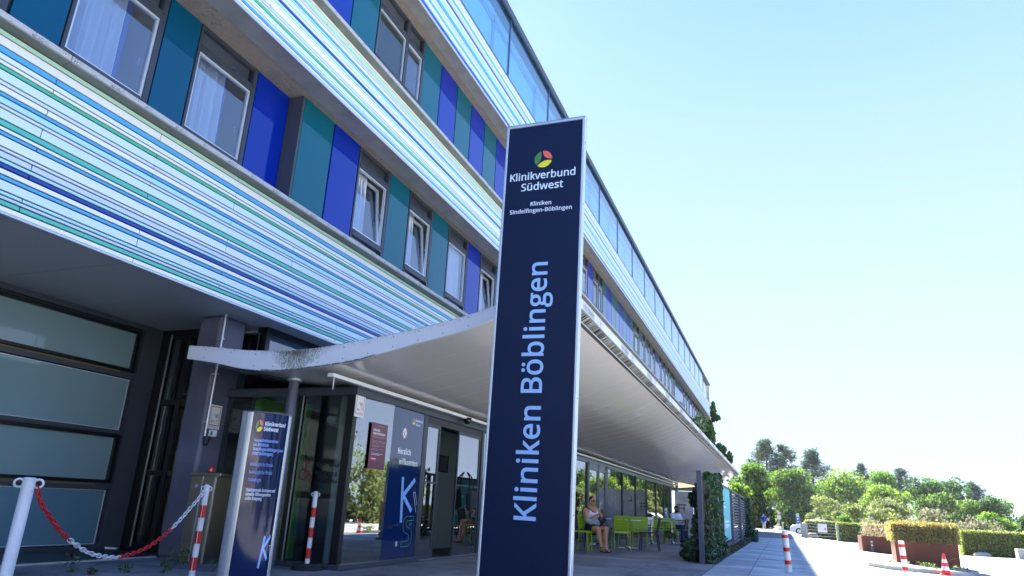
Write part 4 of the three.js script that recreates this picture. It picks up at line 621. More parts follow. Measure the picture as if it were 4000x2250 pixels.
// small weeds by the entrance
function weed(label, x, z, h, seed, cols = GR.dark, n = 26) { h *= 0.62;
  const r = rng(seed), t = thing('weed_plant', label, 'weed', [x, gy(x, z) + 0.01, z]), st = [], lf = [];
  for (let i = 0; i < 5; i++) { const a = r() * 6.3, q = 0.05 + r() * 0.07; st.push(rod([0, 0, 0], [Math.cos(a) * q, h * (0.6 + 0.4 * r()), Math.sin(a) * q], 0.004, 0.002, 5)); }
  part('stem', st, S('#4a5a24', 0.9), t); part('leaves', leafCards(n, q => { const a = q() * 6.3, d = q() * (0.05 + h * 0.25); return { x: Math.cos(a) * d, y: h * (0.1 + 0.9 * q()), z: Math.sin(a) * d }; }, 0.045, cols, r, { long: 1.4, wide: 0.7 }), leafMat, t);
}
weed('single upright green weed below the lowest part of the chain', -7.6, -6.12, 0.26, 1);
weed('low reddish weed by the kerb below the sagging chain', -7.3, -6.12, 0.11, 2, ['#5a2a2a', '#6a3a30', '#4a5a24']);
weed('spreading green weed at the kerb near the dark pillar foot', -7.22, -6.5, 0.14, 3, GR.dark, 40);
weed('leafy weed just in front of the red and white post', -6.9, -6.75, 0.20, 4, GR.ivy, 36);
weed('tall thin weed in front of the dark pillar', -7.5, -7.45, 0.36, 5);
weed('dark leafed weed at the foot of the steel service box', -7.55, -7.7, 0.42, 6, GR.dark, 34);
weed('small weed beside the foot of the curved stele', -6.7, -7.35, 0.20, 7, GR.dark, 14);
{ const r = rng(31), L = thing('dead_leaf', 'dry brown leaf lying on the floor grating', 'leaf', [-9.3, 0.03, -7.4]); part('blade', leafCards(6, q => ({ x: q() * 0.1, y: q() * 0.02, z: q() * 0.1 }), 0.09, ['#4a3a28', '#3a3128'], r, { flat: 0.5 }), leafGloss, L); dup(L, [-6.55, 0.03, -8.5], 1.2, 'dry brown leaves against the vestibule plinth by the black rubber foot'); }
solo('paper_scrap', rbx(-0.10, 0.10, 0, 0.03, -0.02, 0.02, 0.005), M.white, 'crumpled white paper strip lying against the dark corner wall', 'litter', null, [-10.02, 0.02, -8.66], 0.2);
// ------------------------------------------------------------------ garden fence with ivy
const fence = thing('garden_fence', 'grey timber fence with open panels beside the footpath', 'fence');
{
  const X = -1.54, posts = [-15.2, -20.1, -21.0, -24.3, -25.1, -29.5, -30.4, -34.6];
  posts.forEach((z, i) => part('post', rbx(X - 0.05, X + 0.05, gy(X, z) - 0.1, 1.83 - (i > 1 ? 0.02 : 0), z - 0.045, z + 0.045, 0.006), M.wood, fence));
  for (let i = 0; i < posts.length - 1; i++) { const a = posts[i] - 0.045, b = posts[i + 1] + 0.045, g0 = gy(X, b); if (a - b < 0.6) continue;
    part('top_rail', bx(X - 0.03, X + 0.03, 1.74, 1.81, b, a), M.wood, fence); part('bottom_rail', bx(X - 0.03, X + 0.03, g0 + 0.14, g0 + 0.22, b, a), M.wood, fence);
    if (i === 4 || i === 6) for (let k = 0; k < 15; k++) { const y = g0 + 0.30 + k * 0.098; part('slat', bx(X - 0.012, X + 0.012, y, y + 0.055, b, a), M.wood, fence); }
    if (i === 0) for (let k = 0; k < 12; k++) { const z = lerp(a, b, (k + 0.5) / 12); part('slat', bx(X - 0.01, X + 0.01, g0 + 0.22, 1.74, z - 0.12, z + 0.12), S('#6b6258', 0.9, { map: tMottle }), fence); }
    if (i === 2) for (let k = 0; k < 14; k++) { const z = lerp(a, b, (k + 0.5) / 14); part('baluster', bx(X - 0.012, X + 0.012, g0 + 0.05, g0 + 0.30, z - 0.012, z + 0.012), M.wood, fence); } }
  const t = canvasTex(256, 256, (g, w, h) => { g.fillStyle = '#52bfc9'; g.fillRect(0, 0, w, h); g.fillStyle = 'rgba(230,250,250,0.85)'; for (const [y, x, l, q] of [[70, 20, 40, 8], [90, 20, 70, 8], [160, 30, 130, 9], [178, 30, 150, 9], [190, 30, 110, 6]]) g.fillRect(x, y, l, q); g.fillStyle = '#c5423c'; g.beginPath(); g.moveTo(205, 112); g.lineTo(220, 118); g.lineTo(190, 162); g.lineTo(178, 158); g.fill(); for (let k = 0; k < 7; k++) { g.fillRect(222, 76 + k * 9, 6, 4); } });
  const p = thing('banner_sheet', 'turquoise banner with pale print hung in the grey timber fence', 'banner', [X + 0.035, 1.0, -22.65], Math.PI / 2); const g = new THREE.PlaneGeometry(3.15, 1.48, 24, 8), a = g.attributes.position; for (let i = 0; i < a.count; i++) a.setZ(i, 0.012 * Math.sin(a.getX(i) * 3.1 + a.getY(i))); g.computeVertexNormals(); part('print', g, P('#ffffff', 0.55, { map: t, side: THREE.DoubleSide }), p);
  p.userData.label = 'turquoise banner with pale print hung in the grey timber fence';
  const r = rng(61), iv = thing('ivy_plant', 'dense ivy overgrowing the first fence panel and post beside the terrace', 'ivy', [0, 0, 0]);
  const fill = (n, f) => leafCards(n, f, 0.115, GR.ivy, r, { wide: 1.25 });
  const blob = (cx, cy, cz, sx, sy, sz) => q => { const a = q() * 6.283, c = q() * 2 - 1, k = Math.sqrt(1 - c * c), d = Math.pow(q(), 0.4); return { x: cx + Math.cos(a) * k * d * sx, y: Math.max(0.02, cy + c * d * sy), z: cz + Math.sin(a) * k * d * sz, t: (c + 1) / 2 }; };
  part('leaves', [fill(900, blob(-1.68, 1.25, -17.0, 0.17, 0.50, 0.9)), fill(300, blob(-1.66, 0.9, -16.6, 0.16, 0.3, 0.7)), fill(700, blob(-1.66, 0.62, -16.5, 0.20, 0.5, 0.8)), fill(700, blob(-1.74, 0.22, -16.0, 0.32, 0.28, 0.6)), fill(160, blob(-1.88, 1.30, -17.2, 0.12, 0.2, 0.3)), fill(70, blob(-2.28, 0.50, -16.0, 0.14, 0.06, 0.1)), fill(1500, q => ({ x: -1.47 + 0.16 * q() * q(), y: 0.05 + 1.75 * q(), z: lerp(-15.6, -18.9, Math.pow(q(), 0.8)) })), fill(700, q => ({ x: -1.5 + 0.3 * (q() - 0.4), y: 0.05 + 0.6 * q() * q(), z: lerp(-15.4, -19.6, q()) })), fill(300, q => ({ x: -1.5 + 0.22 * (q() - 0.4), y: 1.55 + 0.38 * q(), z: lerp(-17.6, -19.4, q()) })), fill(500, q => ({ x: -1.32 - 0.3 * q(), y: 0.03 + 0.28 * q() * q(), z: lerp(-15.2, -18.4, q()) }))], leafMat, iv);
  const st = []; for (let i = 0; i < 30; i++) { const z = lerp(-15.8, -19.2, r()); st.push(tube([[-1.46, 0.02, z], [-1.44 + r() * 0.06, 0.6 + r() * 0.3, z + (r() - 0.5) * 0.5], [-1.45, 1.2 + r() * 0.5, z + (r() - 0.5)]], 0.008, 5)); } part('stem', st, S('#5a4c3a', 0.95), iv);
  const iv2 = thing('ivy_plant', 'tall ivy clump at the far end of the timber fence', 'ivy', [0, 0, 0]);
  part('leaves', [leafCards(1800, q => ({ x: -1.43 + 0.42 * (q() - 0.5), y: gy(-1.4, -36) + 1.9 * q(), z: lerp(-34.6, -36.6, q()) }), 0.15, GR.ivy, r), leafCards(500, q => ({ x: -1.32 + 0.55 * (q() - 0.5), y: gy(-1.4, -36) + 0.5 * q(), z: lerp(-33.8, -36.0, q()) }), 0.15, GR.ivy, r)], leafMat, iv2); part('stem', [rod([-1.4, -0.3, -35.4], [-1.38, 1.6, -35.6], 0.03, 0.01), rod([-1.35, -0.3, -36.8], [-1.4, 1.7, -36.6], 0.03, 0.01)], M.bark, iv2);
  const low = thing('ground_cover', 'low dry plants on the soil along the timber fence', 'plants'); low.userData.kind = 'stuff'; part('leaves', leafCards(1500, q => ({ x: lerp(-1.72, -1.26, q()), y: gy(-1.4, -28) + 0.03 + 0.16 * q() * q(), z: lerp(-18.5, -34, q()) }), 0.10, ['#4f5a2c', '#6a6238', '#3d4c22', '#7a6a40'], r), leafMat, low);
}
// climbing plant on the far corner of the building
{ const r = rng(71), c = thing('climbing_plant', 'green climbing plant rising above the far end of the canopy', 'climber'); const cl = (n, cx, cy, cz, sx, sy, sz, s = 0.42) => leafCards(n, q => { const a = q() * 6.283, e = q() * 2 - 1, k = Math.sqrt(1 - e * e), d = Math.pow(q(), 0.5); return { x: cx + Math.cos(a) * k * d * sx, y: cy + e * d * sy, z: cz + Math.sin(a) * k * d * sz, t: (e + 1) / 2 }; }, s, GR.maple, r); part('leaves', [cl(900, -6.75, 9.2, -80, 0.55, 2.0, 1.2), cl(260, -6.3, 12.0, -80, 0.28, 1.2, 0.5), cl(160, -6.0, 11.4, -80, 0.45, 0.45, 0.5), cl(500, -6.6, 6.0, -80, 0.6, 2.2, 1.2), cl(520, -5.7, 7.6, -80, 0.6, 1.0, 0.8), cl(200, -4.75, 7.0, -80, 0.35, 0.7, 0.5), cl(300, -5.2, 5.8, -80, 0.7, 1.2, 0.7)], leafMat, c); part('stem', [rod([-6.9, -0.4, -80.2], [-6.6, 10, -80], 0.08, 0.03), rod([-6.7, 9, -80], [-6.25, 13, -80], 0.04, 0.01), rod([-6.8, 3, -80], [-5.5, 7.8, -80], 0.05, 0.02), rod([-5.8, 6, -80], [-4.7, 7.5, -80], 0.03, 0.01)], M.bark, c);
  const d = thing('rooftop_weed', 'young seedling growing on the canopy edge', 'weed', [-2.38, 3.66, -24.5]); part('leaves', leafCards(150, q => ({ x: (q() - 0.5) * 0.5, y: q() * 0.55, z: (q() - 0.5) * 1.2 }), 0.14, GR.maple, r), leafMat, d); part('stem', rod([0, 0, 0], [0, 0.5, 0], 0.01), M.bark, d); }
// ------------------------------------------------------------------ cafe furniture
function chairParts(t, mat) {
  const legs = [[0.2, 0.2, 0.03], [-0.2, 0.2, 0.03], [0.2, -0.2, -0.06], [-0.2, -0.2, -0.06]];
  for (const [x, z, sp] of legs) part('leg', [rod([x * 1.02, 0, z + sp], [x, 0.44, z], 0.013, 0.015, 8)], mat, t);
  const s = new THREE.Shape(); s.moveTo(-0.215, -0.2); s.lineTo(0.215, -0.2); s.lineTo(0.215, 0.19); s.quadraticCurveTo(0.215, 0.23, 0.17, 0.23); s.lineTo(-0.17, 0.23); s.quadraticCurveTo(-0.215, 0.23, -0.215, 0.19); s.closePath();
  for (const zz of [-0.1, 0, 0.1]) { const h = new THREE.Path(); h.moveTo(-0.15, zz - 0.008); h.lineTo(0.15, zz - 0.008); h.lineTo(0.15, zz + 0.008); h.lineTo(-0.15, zz + 0.008); s.holes.push(h); }
  const g = ext(s, 0.02, 0.004); g.rotateX(Math.PI / 2); g.translate(0, 0.455, 0); part('seat', [g, rbx(-0.215, 0.215, 0.405, 0.44, 0.215, 0.235, 0.008), rbx(-0.215, 0.215, 0.405, 0.44, -0.21, -0.195, 0.006)], mat, t);
  const b = new THREE.Shape(); b.moveTo(-0.20, 0); b.lineTo(0.20, 0); b.lineTo(0.22, 0.30); b.quadraticCurveTo(0.21, 0.335, 0.17, 0.335); b.lineTo(-0.17, 0.335); b.quadraticCurveTo(-0.21, 0.335, -0.22, 0.30); b.closePath();
  for (const [yy, xs] of [[0.25, [[-0.15, -0.03], [0.0, 0.15]]], [0.18, [[-0.15, 0.02], [0.05, 0.15]]], [0.11, [[-0.15, -0.04], [-0.01, 0.15]]], [0.05, [[-0.12, 0.13]]]]) for (const [a, c] of xs) { const h = new THREE.Path(); h.moveTo(a, yy - 0.007); h.lineTo(c, yy - 0.007); h.lineTo(c, yy + 0.007); h.lineTo(a, yy + 0.007); b.holes.push(h); }
  const q = ext(b, 0.012, 0.003); q.rotateX(-0.2); q.translate(0, 0.49, -0.215); part('backrest', q, mat, t);
  part('back_post', [rod([0.205, 0.44, -0.2], [0.21, 0.80, -0.285], 0.014, 0.012, 8), rod([-0.205, 0.44, -0.2], [-0.21, 0.80, -0.285], 0.014, 0.012, 8)], mat, t);
}
const limeChair = thing('cafe_chair', 'lime green cafe chair beside the blue pylon, seat toward the footpath', 'chair', [-4.44, 0, -16.58], Math.PI / 2, 'lime green cafe chairs'); chairParts(limeChair, M.lime);
const at = (x, z) => [x, gy(x, z) + 0.012, z];
limeChair.position.y = 0.012;
dup(limeChair, at(-4.34, -17.16), 0.85, 'lime green cafe chair on which the woman with sunglasses sits');
dup(limeChair, at(-3.83, -18.22), Math.PI + 0.38, 'lime green cafe chair with its slotted back toward the viewer at the nearest table');
dup(limeChair, at(-3.72, -20.25), 0.15, 'lime green cafe chair facing us just behind the first table');
dup(limeChair, at(-4.25, -21.4), 2.5, 'lime green cafe chair half hidden behind the first chair with its back to us');
dup(limeChair, at(-3.86, -24.7), 0.1, 'lime green cafe chair facing us behind the second table');
dup(limeChair, at(-3.66, -25.7), 0.25, 'lime green cafe chair between the second and third tables');
dup(limeChair, at(-3.22, -27.3), -1.35, 'lime green cafe chair partly hidden by the ivy');
const darkChair = thing('cafe_chair', 'anthracite cafe chair seen from the side at the first table', 'chair', at(-3.22, -18.85), -1.5, 'anthracite cafe chairs'); chairParts(darkChair, M.darkChair);
dup(darkChair, at(-5.0, -18.3), 0.25, 'anthracite cafe chair behind the seated woman, near the glass door');
dup(darkChair, at(-4.55, -19.0), 2.0, 'anthracite cafe chair at the far side of the first table by the glass');
dup(darkChair, at(-3.38, -26.1), -1.7, 'anthracite cafe chair seen from the side near the ivy');
dup(darkChair, at(-3.72, -26.65), 2.9, 'anthracite cafe chair standing in front of the man in the white shirt');
dup(darkChair, at(-3.72, -27.45), 0.95, 'anthracite cafe chair under the man in the white shirt');
dup(darkChair, at(-5.1, -22.6), 1.2, 'anthracite cafe chair close to the cafe door');
dup(darkChair, at(-5.0, -24.3), 1.9, 'anthracite cafe chair by the glass beside the second table');
const table = thing('cafe_table', 'square silver cafe table nearest to the seated woman', 'table', at(-3.86, -19.2), 0.2, 'silver cafe tables');
part('tabletop', rbx(-0.35, 0.35, 0.71, 0.735, -0.35, 0.35, 0.008), M.alu, table); part('column', rod([0, 0.03, 0], [0, 0.71, 0], 0.032, 0.03, 16), M.chrome, table);
{ const g = []; for (let k = 0; k < 4; k++) { const q = rbx(-0.03, 0.03, 0.0, 0.03, 0, 0.36, 0.01); q.rotateY(k * Math.PI / 2 + 0.78); g.push(q); } const c = new THREE.ConeGeometry(0.12, 0.10, 20).translate(0, 0.06, 0); part('foot', [...g, c], M.chrome, table); }
dup(table, at(-3.98, -23.75), 0.1, 'square silver cafe table in the second row with a lime chair behind');
dup(table, at(-3.52, -25.15), 0.3, 'square silver cafe table beside the dark chair near the ivy');
dup(table, at(-3.30, -27.6), 0.2, 'square silver cafe table at which the man in the white shirt sits');
dup(table, at(-4.95, -20.4), 0.1, 'square silver cafe table close to the glass front');
{ const b = thing('table_bottle', 'small dark bottle standing on a cafe table by the glass', 'bottle', [-4.9, gy(-4.9, -20.4) + 0.748, -20.4]); part('body', new THREE.LatheGeometry([[0, 0], [0.03, 0], [0.03, 0.12], [0.012, 0.17], [0.012, 0.21], [0, 0.21]].map(p => new THREE.Vector2(...p)), 16), P('#1e2a2e', 0.2), b); part('cap', rod([0, 0.21, 0], [0, 0.225, 0], 0.013), M.rubber, b); }
{ // smoking area screen
  const s = thing('partition_screen', 'white partition screen with dark symbols at the end of the cafe terrace', 'screen', [0, gy(-3, -38), -38]);
  for (const [a, b] of [[-5.12, -4.2], [-4.18, -3.2], [-3.18, -2.2]]) part('panel', rbx(a, b, 0.06, 2.2, -0.02, 0.02, 0.006), M.white, s);
  const d = S('#6b6f76', 0.6); part('symbol', [bx(-5.02, -4.56, 1.50, 1.56, 0.022, 0.03), bx(-4.98, -4.6, 1.34, 1.39, 0.022, 0.03), bx(-4.94, -4.90, 1.16, 1.50, 0.022, 0.03), bx(-4.68, -4.64, 1.16, 1.50, 0.022, 0.03)], d, s);
  part('symbol', [bx(-3.95, -3.72, 1.60, 1.65, 0.022, 0.03), tube([[-3.93, 1.68, 0.026], [-3.88, 1.75, 0.026], [-3.90, 1.82, 0.026], [-3.84, 1.90, 0.026]], 0.014)], S('#3a3d42', 0.6), s); part('foot', [bx(-5.1, -5.0, 0, 0.06, -0.2, 0.2), bx(-2.3, -2.2, 0, 0.06, -0.2, 0.2)], M.alu, s);
}
// ------------------------------------------------------------------ people
function surfaceNet(f, lo, hi, c) {                                       // smooth mesh of f = 0 (negative inside)
  const n = [0, 1, 2].map(k => Math.ceil((hi[k] - lo[k]) / c) + 1), [nx, ny, nz] = n, F = new Float32Array(nx * ny * nz), id = (i, j, k) => (k * ny + j) * nx + i;
  for (let k = 0; k < nz; k++) for (let j = 0; j < ny; j++) for (let i = 0; i < nx; i++) F[id(i, j, k)] = f(lo[0] + i * c, lo[1] + j * c, lo[2] + k * c);
  const vi = new Int32Array(nx * ny * nz).fill(-1), pos = [], idx = [];
  for (let k = 0; k < nz - 1; k++) for (let j = 0; j < ny - 1; j++) for (let i = 0; i < nx - 1; i++) {
    let s = [0, 0, 0], m = 0, inside = 0; const v = [];
    for (let a = 0; a < 8; a++) { const q = F[id(i + (a & 1), j + (a >> 1 & 1), k + (a >> 2))]; v.push(q); if (q < 0) inside++; }
    if (!inside || inside === 8) continue;
    for (const [a, b] of [[0, 1], [2, 3], [4, 5], [6, 7], [0, 2], [1, 3], [4, 6], [5, 7], [0, 4], [1, 5], [2, 6], [3, 7]]) if ((v[a] < 0) !== (v[b] < 0)) { const t = v[a] / (v[a] - v[b]); for (let d = 0; d < 3; d++) s[d] += lerp(a >> d & 1, b >> d & 1, t); m++; }
    vi[id(i, j, k)] = pos.length / 3; pos.push(lo[0] + (i + s[0] / m) * c, lo[1] + (j + s[1] / m) * c, lo[2] + (k + s[2] / m) * c);
  }
  for (let k = 1; k < nz - 1; k++) for (let j = 1; j < ny - 1; j++) for (let i = 1; i < nx - 1; i++) {
    const a = F[id(i, j, k)] < 0;
    const quad = (p, q, r2, s, fl) => fl ? idx.push(p, q, r2, p, r2, s) : idx.push(p, r2, q, p, s, r2);
    if (a !== F[id(i + 1, j, k)] < 0) quad(vi[id(i, j - 1, k - 1)], vi[id(i, j, k - 1)], vi[id(i, j, k)], vi[id(i, j - 1, k)], a);
    if (a !== F[id(i, j + 1, k)] < 0) quad(vi[id(i - 1, j, k - 1)], vi[id(i - 1, j, k)], vi[id(i, j, k)], vi[id(i, j, k - 1)], a);
    if (a !== F[id(i, j, k + 1)] < 0) quad(vi[id(i - 1, j - 1, k)], vi[id(i, j - 1, k)], vi[id(i, j, k)], vi[id(i - 1, j, k)], a);
  }
  const g = new THREE.BufferGeometry(); g.setAttribute('position', new THREE.Float32BufferAttribute(pos, 3)); g.setIndex(idx); g.computeVertexNormals(); g.setAttribute('uv', new THREE.Float32BufferAttribute(new Float32Array(pos.length / 3 * 2), 2)); return g;
}
const cap = (a, b, ra, rb) => { const dx = b[0] - a[0], dy = b[1] - a[1], dz = b[2] - a[2], l2 = dx * dx + dy * dy + dz * dz || 1e-9; return (x, y, z) => { const px = x - a[0], py = y - a[1], pz = z - a[2], t = clamp((px * dx + py * dy + pz * dz) / l2, 0, 1); return Math.hypot(px - dx * t, py - dy * t, pz - dz * t) - lerp(ra, rb, t); }; };
const ell = (c, r) => (x, y, z) => { const a = (x - c[0]) / r[0], b = (y - c[1]) / r[1], d = (z - c[2]) / r[2], k = Math.hypot(a, b, d); return (k - 1) * Math.min(...r); };
const uni = (list, k) => (x, y, z) => { let d = 9; for (const f of list) { const e = f(x, y, z), h = Math.max(k - Math.abs(d - e), 0) / k; d = Math.min(d, e) - h * h * k * 0.25; } return d; };
const mv = (p, q) => p.map((v, i) => v + q[i]);
function headFns(h, f) {                                                    // h: centre of the head, f: unit vector the face looks along (horizontal part) 
  const [fx, fz] = f, P3 = (r, u, d) => [h[0] + fz * r + fx * d, h[1] + u, h[2] - fx * r + fz * d];
  return { P3, list: [ell(P3(0, 0.02, -0.01), [0.078, 0.105, 0.078]), ell(P3(0, 0.03, -0.02), [0.08, 0.09, 0.088]), cap(P3(-0.03, -0.075, 0.045), P3(0.03, -0.075, 0.045), 0.032, 0.032), cap(P3(0, 0.02, 0.085), P3(0, -0.02, 0.105), 0.008, 0.014), cap(P3(-0.018, -0.055, 0.082), P3(0.018, -0.055, 0.082), 0.009, 0.009), ell(P3(0.083, 0.0, -0.005), [0.018, 0.032, 0.018]), ell(P3(-0.083, 0.0, -0.005), [0.018, 0.032, 0.018])] };
}
function handGeo(w, dir, up, side, curl) {                                  // palm and five fingers
  const D = V(...dir).normalize(), U = V(...up).normalize(), Rr = V(...side).normalize(), at3 = (d, s, u) => V(...w).addScaledVector(D, d).addScaledVector(Rr, s).addScaledVector(U, u).toArray(), L = [cap(at3(0, 0, 0), at3(0.05, 0, 0), 0.024, 0.028), cap(at3(0.06, -0.024, 0), at3(0.06, 0.024, 0), 0.017, 0.017)];
  [[-0.030, 0.062], [-0.010, 0.075], [0.010, 0.070], [0.030, 0.056]].forEach(([s, l]) => { const k1 = at3(0.075, s, 0), k2 = at3(0.075 + l * 0.5, s * 1.05, -curl * l * 0.4), k3 = at3(0.075 + l * (0.9 - curl * 0.6), s * 1.05, -curl * l * 1.1); L.push(cap(k1, k2, 0.0095, 0.009), cap(k2, k3, 0.009, 0.007)); });
  L.push(cap(at3(0.015, -0.026, 0), at3(0.055, -0.052, -0.01), 0.013, 0.010), cap(at3(0.055, -0.052, -0.01), at3(0.085, -0.045, -0.022), 0.010, 0.008));
  const f = uni(L, 0.008), c = at3(0.07, 0, 0); return surfaceNet(f, c.map(v => v - 0.13), c.map(v => v + 0.13), 0.0065);
}
{
  const J = { pel: [0, 0.53, 0], ch: [0, 0.90, -0.04], nk: [0, 1.04, -0.02], hd: [0.0, 1.185, 0.035], ls: [0.185, 0.965, -0.03], rs: [-0.185, 0.965, -0.03], le: [0.235, 0.71, 0.10], re: [-0.245, 0.72, 0.11], lw: [0.05, 0.80, 0.30], rw: [-0.03, 0.88, 0.32], lh: [0.10, 0.52, 0.02], rh: [-0.10, 0.52, 0.02], lk: [0.125, 0.53, 0.45], rk: [-0.12, 0.53, 0.45], la: [0.045, 0.10, 0.56], ra: [-0.05, 0.10, 0.52] };
  const w = thing('person', 'person in white top and dark patterned skirt sitting with sunglasses and looking at a phone', 'person', at(-4.30, -17.14), 0.80); w.scale.setScalar(0.955);
  const hd = headFns(J.hd, [0, 1]), skin = P('#c58f72', 0.55);
  const bod = uni([...hd.list, cap(J.nk, mv(J.hd, [0, -0.05, -0.02]), 0.055, 0.05), cap(J.pel, mv(J.ch, [0, -0.1, 0.02]), 0.15, 0.135), ell(mv(J.ch, [0, -0.03, 0.02]), [0.185, 0.17, 0.125]), cap(J.ls, J.rs, 0.055, 0.055), cap(J.ls, J.le, 0.056, 0.043), cap(J.le, J.lw, 0.042, 0.027), cap(J.rs, J.re, 0.056, 0.043), cap(J.re, J.rw, 0.042, 0.027), cap(J.lh, J.lk, 0.105, 0.066), cap(J.lk, J.la, 0.062, 0.036), cap(J.rh, J.rk, 0.105, 0.066), cap(J.rk, J.ra, 0.062, 0.036), ell([0.085, 0.36, 0.47], [0.055, 0.13, 0.055]), ell([-0.085, 0.36, 0.45], [0.055, 0.13, 0.055]), cap(J.la, [0.05, 0.035, 0.68], 0.035, 0.026), cap(J.ra, [-0.06, 0.035, 0.65], 0.035, 0.026), cap(mv(J.la, [0, -0.05, -0.02]), J.la, 0.034, 0.034), cap(mv(J.ra, [0, -0.05, -0.02]), J.ra, 0.034, 0.034)], 0.035);
  part('body', merge([surfaceNet(bod, [-0.4, -0.03, -0.3], [0.4, 1.34, 0.8], 0.014), handGeo([-0.03, 0.88, 0.31], [0.25, 0.25, 0.9], [0, 1, -0.2], [1, 0, -0.2], 0.6), handGeo([0.05, 0.80, 0.29], [-0.25, 0.5, 0.75], [0, 0.6, -0.7], [-1, 0, -0.2], 0.8)]), skin, w);
  const inTop = uni([cap(mv(J.pel, [0, 0.05, 0]), mv(J.ch, [0, -0.1, 0.02]), 0.162, 0.147), ell(mv(J.ch, [0, -0.03, 0.02]), [0.190, 0.172, 0.137]), ell([0, 0.86, 0.07], [0.15, 0.09, 0.085])], 0.03);
  part('white_top', surfaceNet((x, y, z) => { let d = inTop(x, y, z); d = Math.max(d, y - (0.945 + (Math.abs(x) > 0.075 && Math.abs(x) < 0.125 ? 0.07 : 0) - (z > 0.02 ? 0.03 : 0)), Math.abs(x) - 0.165); return Math.max(d, -(bod(x, y, z) + 0.004)); }, [-0.3, 0.45, -0.25], [0.3, 1.06, 0.3], 0.012), P('#e8edf6', 0.8), w);
  const tSkirt = canvasTex(128, 128, (g, W2, H2) => { g.fillStyle = '#14161f'; g.fillRect(0, 0, W2, H2); const r = rng(9); g.strokeStyle = '#c9ccd6'; g.lineWidth = 3; for (let i = 0; i < 34; i++) { const x = r() * W2, y = r() * H2; g.beginPath(); g.moveTo(x, y); g.lineTo(x + (r() - 0.5) * 26, y + (r() - 0.5) * 26); g.stroke(); } });
  const skirtF = uni([cap(mv(J.lh, [0, 0.01, 0]), [0.12, 0.54, 0.29], 0.125, 0.096), cap(mv(J.rh, [0, 0.01, 0]), [-0.115, 0.54, 0.29], 0.125, 0.096), cap([0, 0.52, -0.02], [0, 0.62, -0.02], 0.18, 0.165)], 0.06), sk = surfaceNet((x, y, z) => Math.max(skirtF(x, y, z), z - 0.28), [-0.36, 0.36, -0.3], [0.36, 0.84, 0.46], 0.014); wuv(sk, 3); part('skirt', sk, P('#ffffff', 0.85, { map: tSkirt }), w);
  const hairF = uni([ell([0, 1.225, 0.005], [0.094, 0.098, 0.10]), ell([0, 1.20, -0.09], [0.05, 0.05, 0.05])], 0.03); part('hair', surfaceNet((x, y, z) => Math.max(hairF(x, y, z), (z - 0.055) - (y - 1.22) * 0.55 + 0.0, z > 0.03 && y < 1.235 ? 0.02 : -1), [-0.16, 1.06, -0.2], [0.16, 1.36, 0.2], 0.010), S('#1f1612', 0.7), w);
  const gl = [-1, 1].map(s => { const g = new THREE.SphereGeometry(0.034, 16, 10); g.scale(1, 0.72, 0.35); g.translate(s * 0.038, 1.20, 0.116); return g; }); part('sunglasses', [...gl, rod([-0.02, 1.207, 0.125], [0.02, 1.207, 0.125], 0.005), rod([0.07, 1.208, 0.11], [0.088, 1.205, 0.02], 0.004), rod([-0.07, 1.208, 0.11], [-0.088, 1.205, 0.02], 0.004)], P('#140c0a', 0.12, { clearcoat: 1 }), w);
  part('sandal', [[0.048, 0.58], [-0.055, 0.555]].flatMap(([x, z]) => [rbx(x - 0.04, x + 0.04, 0.0, 0.022, z - 0.06, z + 0.16, 0.01), new THREE.TorusGeometry(0.04, 0.009, 8, 20).rotateX(1.3).translate(x, 0.105, z - 0.02), new THREE.TorusGeometry(0.036, 0.008, 8, 20, Math.PI).translate(x, 0.03, z + 0.09)]), S('#3a2418', 0.6), w);
  w.updateMatrixWorld(true); const world = p => V(...p).applyMatrix4(w.matrixWorld).toArray();
  const ph = thing('mobile_phone', 'black phone held up by the seated woman with sunglasses', 'phone', world([0.03, 0.945, 0.415]), 0.80); const pb = part('phone_body', rbx(-0.036, 0.036, -0.006, 0.006, -0.075, 0.075, 0.005), P('#0c0d10', 0.15), ph); pb.rotation.x = 0.75;
  const bag = thing('handbag', 'grey and black handbag with black strap on the lap of the seated woman', 'bag', world([0.0, 0, 0]), 0.80); bag.scale.setScalar(0.955);
  const bf = uni([cap([-0.22, 0.74, 0.12], [0.10, 0.68, 0.20], 0.075, 0.085), ell([-0.06, 0.70, 0.17], [0.18, 0.10, 0.08])], 0.05), bg = surfaceNet(bf, [-0.36, 0.54, -0.02], [0.28, 0.88, 0.36], 0.014); part('body', bg, P('#93a0aa', 0.8), bag);
  const b2 = uni([cap([0.06, 0.70, 0.20], [0.20, 0.75, 0.20], 0.088, 0.07), ell([0.10, 0.69, 0.20], [0.09, 0.10, 0.09])], 0.04); part('dark_half', surfaceNet((x, y, z) => Math.max(b2(x, y, z), 0.045 - x - (y - 0.7) * 0.3), [-0.04, 0.54, 0.05], [0.34, 0.9, 0.36], 0.014), S('#14161c', 0.7), bag);
  part('strap', tube([[0.2, 0.78, 0.19], [0.15, 0.86, 0.13], [0.02, 0.90, 0.12], [-0.12, 1.0, 0.04], [-0.2, 1.03, -0.05], [-0.25, 0.93, -0.10], [-0.27, 0.78, 0.02]], 0.014, 6, 40), S('#101218', 0.7), bag);
}
